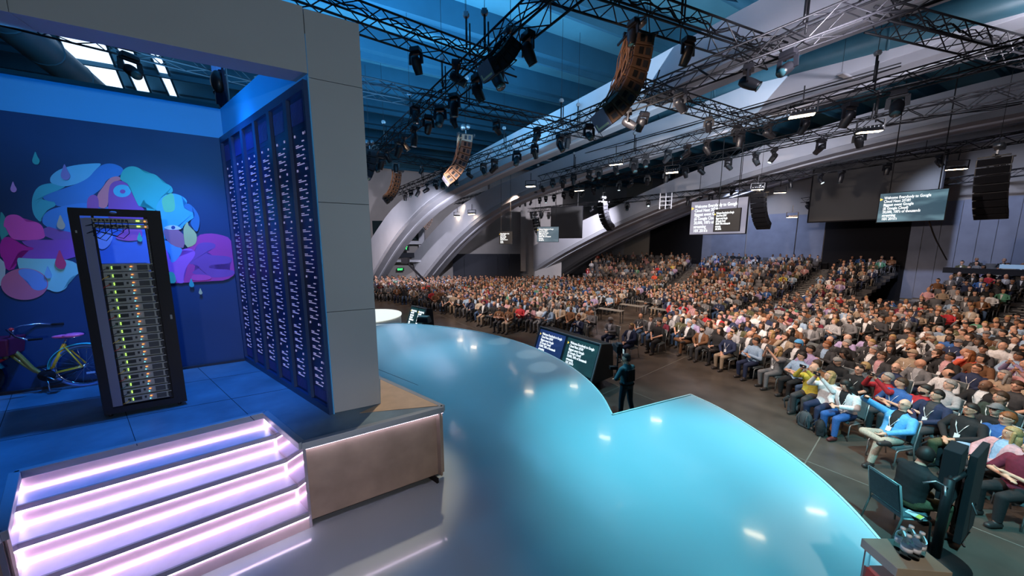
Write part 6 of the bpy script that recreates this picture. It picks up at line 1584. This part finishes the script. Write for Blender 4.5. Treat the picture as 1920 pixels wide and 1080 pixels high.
# ------------------------------------------------------------------ hanging line arrays
M_brown = mat('array_lit_brown', (.15, .085, .055), .55, noise=.15, nscale=10); M_cab = mat('copper_cables', (.36, .20, .12), .5, noise=.3, nscale=40); M_gpl = mat('array_underside', (.16, .17, .26), .5)  # brown puts the warm orange light into the array body colour
def array_(top, ang, n, sc, body, label, grey_bottom=True, cables=True, step=7.5, start=4):
    e = empty('speaker_array', top, ang, label, 'loudspeaker', None); e.scale = (sc,)*3
    # local: +X front, rear -X, width along Y
    fr = MB(); fr.bar((-.45, 0, .10), (.45, 0, .06), .07, .10); fr.bar((-.4, -.38, .04), (-.4, .38, .04), .05, .05); fr.bar((.35, -.38, .02), (.35, .38, .02), .05, .05); fr.build('rigging_frame', M_mh, e)
    b = MB(); b.cyl((-.14, -.10, .42), (-.14, .14, .42), .12, n=14); b.cyl((.10, -.10, .46), (.10, .14, .46), .10, n=14); b.bar((-.02, 0, .3), (-.02, 0, .1), .05, .05); b.build('hoist', M_clamp, e)
    b = MB(); b.bar((-.02, 0, .5), (-.02, 0, 6.0/sc*.6), .014, .014); b.build('chain', M_truss, e)
    p = V((0, 0, 0)); rear = []
    H_, D2, W2 = .315, .50, .84
    for i in range(n):
        a = R(start+step*i*(.5+.5*i/n)); d = V((-math.sin(a), 0, -math.cos(a))); f = V((math.cos(a), 0, -math.sin(a))); y = V((0, 1, 0))
        c = p+d*H_/2
        vs = []
        for dz in (-1, 1):
            for fx, wy in ((-1, .80), (1, 1)):
                for s_ in (-1, 1): vs.append(c-d*dz*(H_/2*.95)*(1 if fx > 0 else .86)+f*fx*D2/2+y*s_*W2/2*wy)
        b = MB(); b.add(vs, [(0, 1, 3, 2), (4, 6, 7, 5), (0, 4, 5, 1), (2, 3, 7, 6), (0, 2, 6, 4), (1, 5, 7, 3)]); bx1 = b.build('speaker_box', body, e, bevel=.008)
        b = MB(); b.slab([c+f*(D2/2+.002)+y*s_*W2*.46-d*H_*.42*t_ for s_, t_ in ((-1, 1), (1, 1), (1, -1), (-1, -1))], f*.012); b.build('grille', M_black, bx1)
        for s_ in (-1, 1):
            nn_ = (y*s_+f*-.0).normalized(); w0 = W2/2*.895+.012
            for u0, u1, m_ in ((-.13, -.02, M_black), (.05, .17, M_dark)):
                q = [c+f*u+d*v+y*s_*(W2/2*(.9+.1*u/(D2/2))+.002) for u, v in ((u0, -.09), (u1, -.09), (u1, .09), (u0, .09))]
                b = MB(); b.slab(q, y*s_*.006); b.build('side_handle', m_, bx1)
        rear.append(c-f*D2/2); p = p+d*H_
    if grey_bottom:
        b = MB(); q = [p+f*(s_*D2/2*.98)+y*t_*W2/2*.9+d*.004 for s_, t_ in ((-1, -1), (-1, 1), (1, 1), (1, -1))]; b.slab(q, d*.02); b.build('bottom_plate', M_gpl, e)
        b = MB(); b.slab([p+f*.02+y*.30+d*.026, p+f*.2+y*.30+d*.026, p+f*.2-y*.3+d*.026, p+f*.14-y*.3+d*.026, p+f*.14+y*.24+d*.026, p+f*.02+y*.24+d*.026], d*.002); b.build('corner_mark', mat('mark_cream', (.7, .7, .45), .6), e)
    if cables:
        r2 = random.Random(int(abs(top[0])*100))
        for i in range(n*3):
            k = min(n-1, i//3+r2.randrange(2)); y0 = r2.uniform(-.3, .3); pts = [V((-.35, y0*.4, .05))]
            for j in range(0, k+1): pts.append(rear[j]+V((-.06-r2.random()*.10, y0+r2.uniform(-.07, .07), r2.uniform(-.05, .05))))
            pts.append(rear[k]+V((0, y0*1.1, 0)))
            b = MB(); b.tube(chaikin(pts, 1), .016, 5); b.build('cable', M_cab if body is M_brown else M_black, e)
    return e
array_(at_y(1196, 76, 8.6), R(12), 8, .88, M_brown, 'largest brown speaker array hanging at the top centre with copper cables')
array_(at_y(874, 256, 16.6), R(18), 8, 1.0, M_brown, 'second brown speaker array hanging over the first arch')
array_(at_y(746, 322, 25.0), R(20), 8, 1.0, M_brown, 'smallest brown speaker array hanging beside the grey pillar')
array_(at_y(958, 84, 7.6), R(35), 5, .62, M_mh, 'black speaker cluster under the nearest long truss', start=30)
array_(at_y(1868, 296, 14), R(205), 8, 1.05, M_mh, 'black speaker array hanging right of the teal text screen', False)
array_(at_y(1424, 362, 21), R(205), 8, .95, M_mh, 'black speaker array hanging right of the pale lilac screen', False)
array_(at_y(1130, 380, 27), R(200), 8, .95, M_mh, 'black speaker array hanging right of the blank arch screen', False)
array_(at_y(1004, 410, 29), R(190), 7, .8, M_mh, 'thin black speaker array left of the blue grey text screen', False)
array_(at_y(808, 398, 30), R(20), 7, .75, M_brown, 'small brown speaker array hanging between the two first arches', False)
array_(at_y(694, 285, 15), R(30), 4, .9, M_mh, 'black speaker cluster hanging just beside the grey pillar')
# steel ladder frame, jib crane, exposed items far back
e = empty('ladder_frame', at_y(1250, 392, 25), R(-20), 'short bright aluminium ladder frame standing on a far truss', 'ladder')
for q in (-.5, -.1, .3): b = MB(); b.bar((q, 0, 0), (q, 0, 1.2), .07, .07); b.build('upright', M_steel, e)
for z in (.3, .6, .9): b = MB(); b.bar((-.5, 0, z), (.3, 0, z), .05, .05); b.build('rung', M_steel, e)
bp_ = at_y(786, 522, 30); tp_ = at_y(760, 489, 29); e = empty('camera_crane', (bp_.x, bp_.y, 0), 0, 'black camera crane with raised arm at the back left of the crowd', 'camera crane')
b = MB(); b.tube([(0, 0, 0), (0, 0, 1.5)], .12, 8); b.build('column', M_black, e); b = MB(); b.bar((.6, .3, 1.0), (tp_.x-bp_.x, tp_.y-bp_.y, tp_.z), .16, .16); b.build('arm', M_black, e); b = MB(); b.box((tp_.x-bp_.x, tp_.y-bp_.y, tp_.z), (.6, .5, .5)); b.build('camera_head', M_black, e)
# steel frame and dark drape seen above the alcove corner
e = empty('drape_frame', on_z(415, 165, 9.0), R(-30), 'dark draped fixture in a steel frame above the alcove corner', 'frame')
for q in (-.42, .42): b = MB(); b.bar((q, 0, -.9), (q, 0, 1.2), .03, .03); b.build('post', M_steel, e)
b = MB(); vs = []; 
for i in range(9):
    for j in range(7): vs.append((-.36+.09*i, .06*math.sin(i*1.9+j*.6), -.8+.3*j))
b.add(vs, [(i*7+j, i*7+j+1, (i+1)*7+j+1, (i+1)*7+j) for i in range(8) for j in range(6)], 0, True); o = b.build('drape', mat('blue_black_drape', (.02, .04, .10), .8), e); s_ = o.modifiers.new('s', 'SOLIDIFY'); s_.thickness = .03
b = MB(); b.ell((.1, -.1, .1), (.22, .16, .3), None, 12, 8); b.build('fixture', M_mh, e)
# loose cables looped at the top right
b = MB(); pts = [on_z(1640, 12, 9.5), on_z(1690, 28, 9.3), on_z(1740, 8, 9.4), on_z(1780, -12, 9.6)]; b.tube(chaikin(pts, 2), .03, 6); o = b.build('cable_loop', M_black); tag(o, 'thick black cable looping from the truss end at the top right', 'cable')
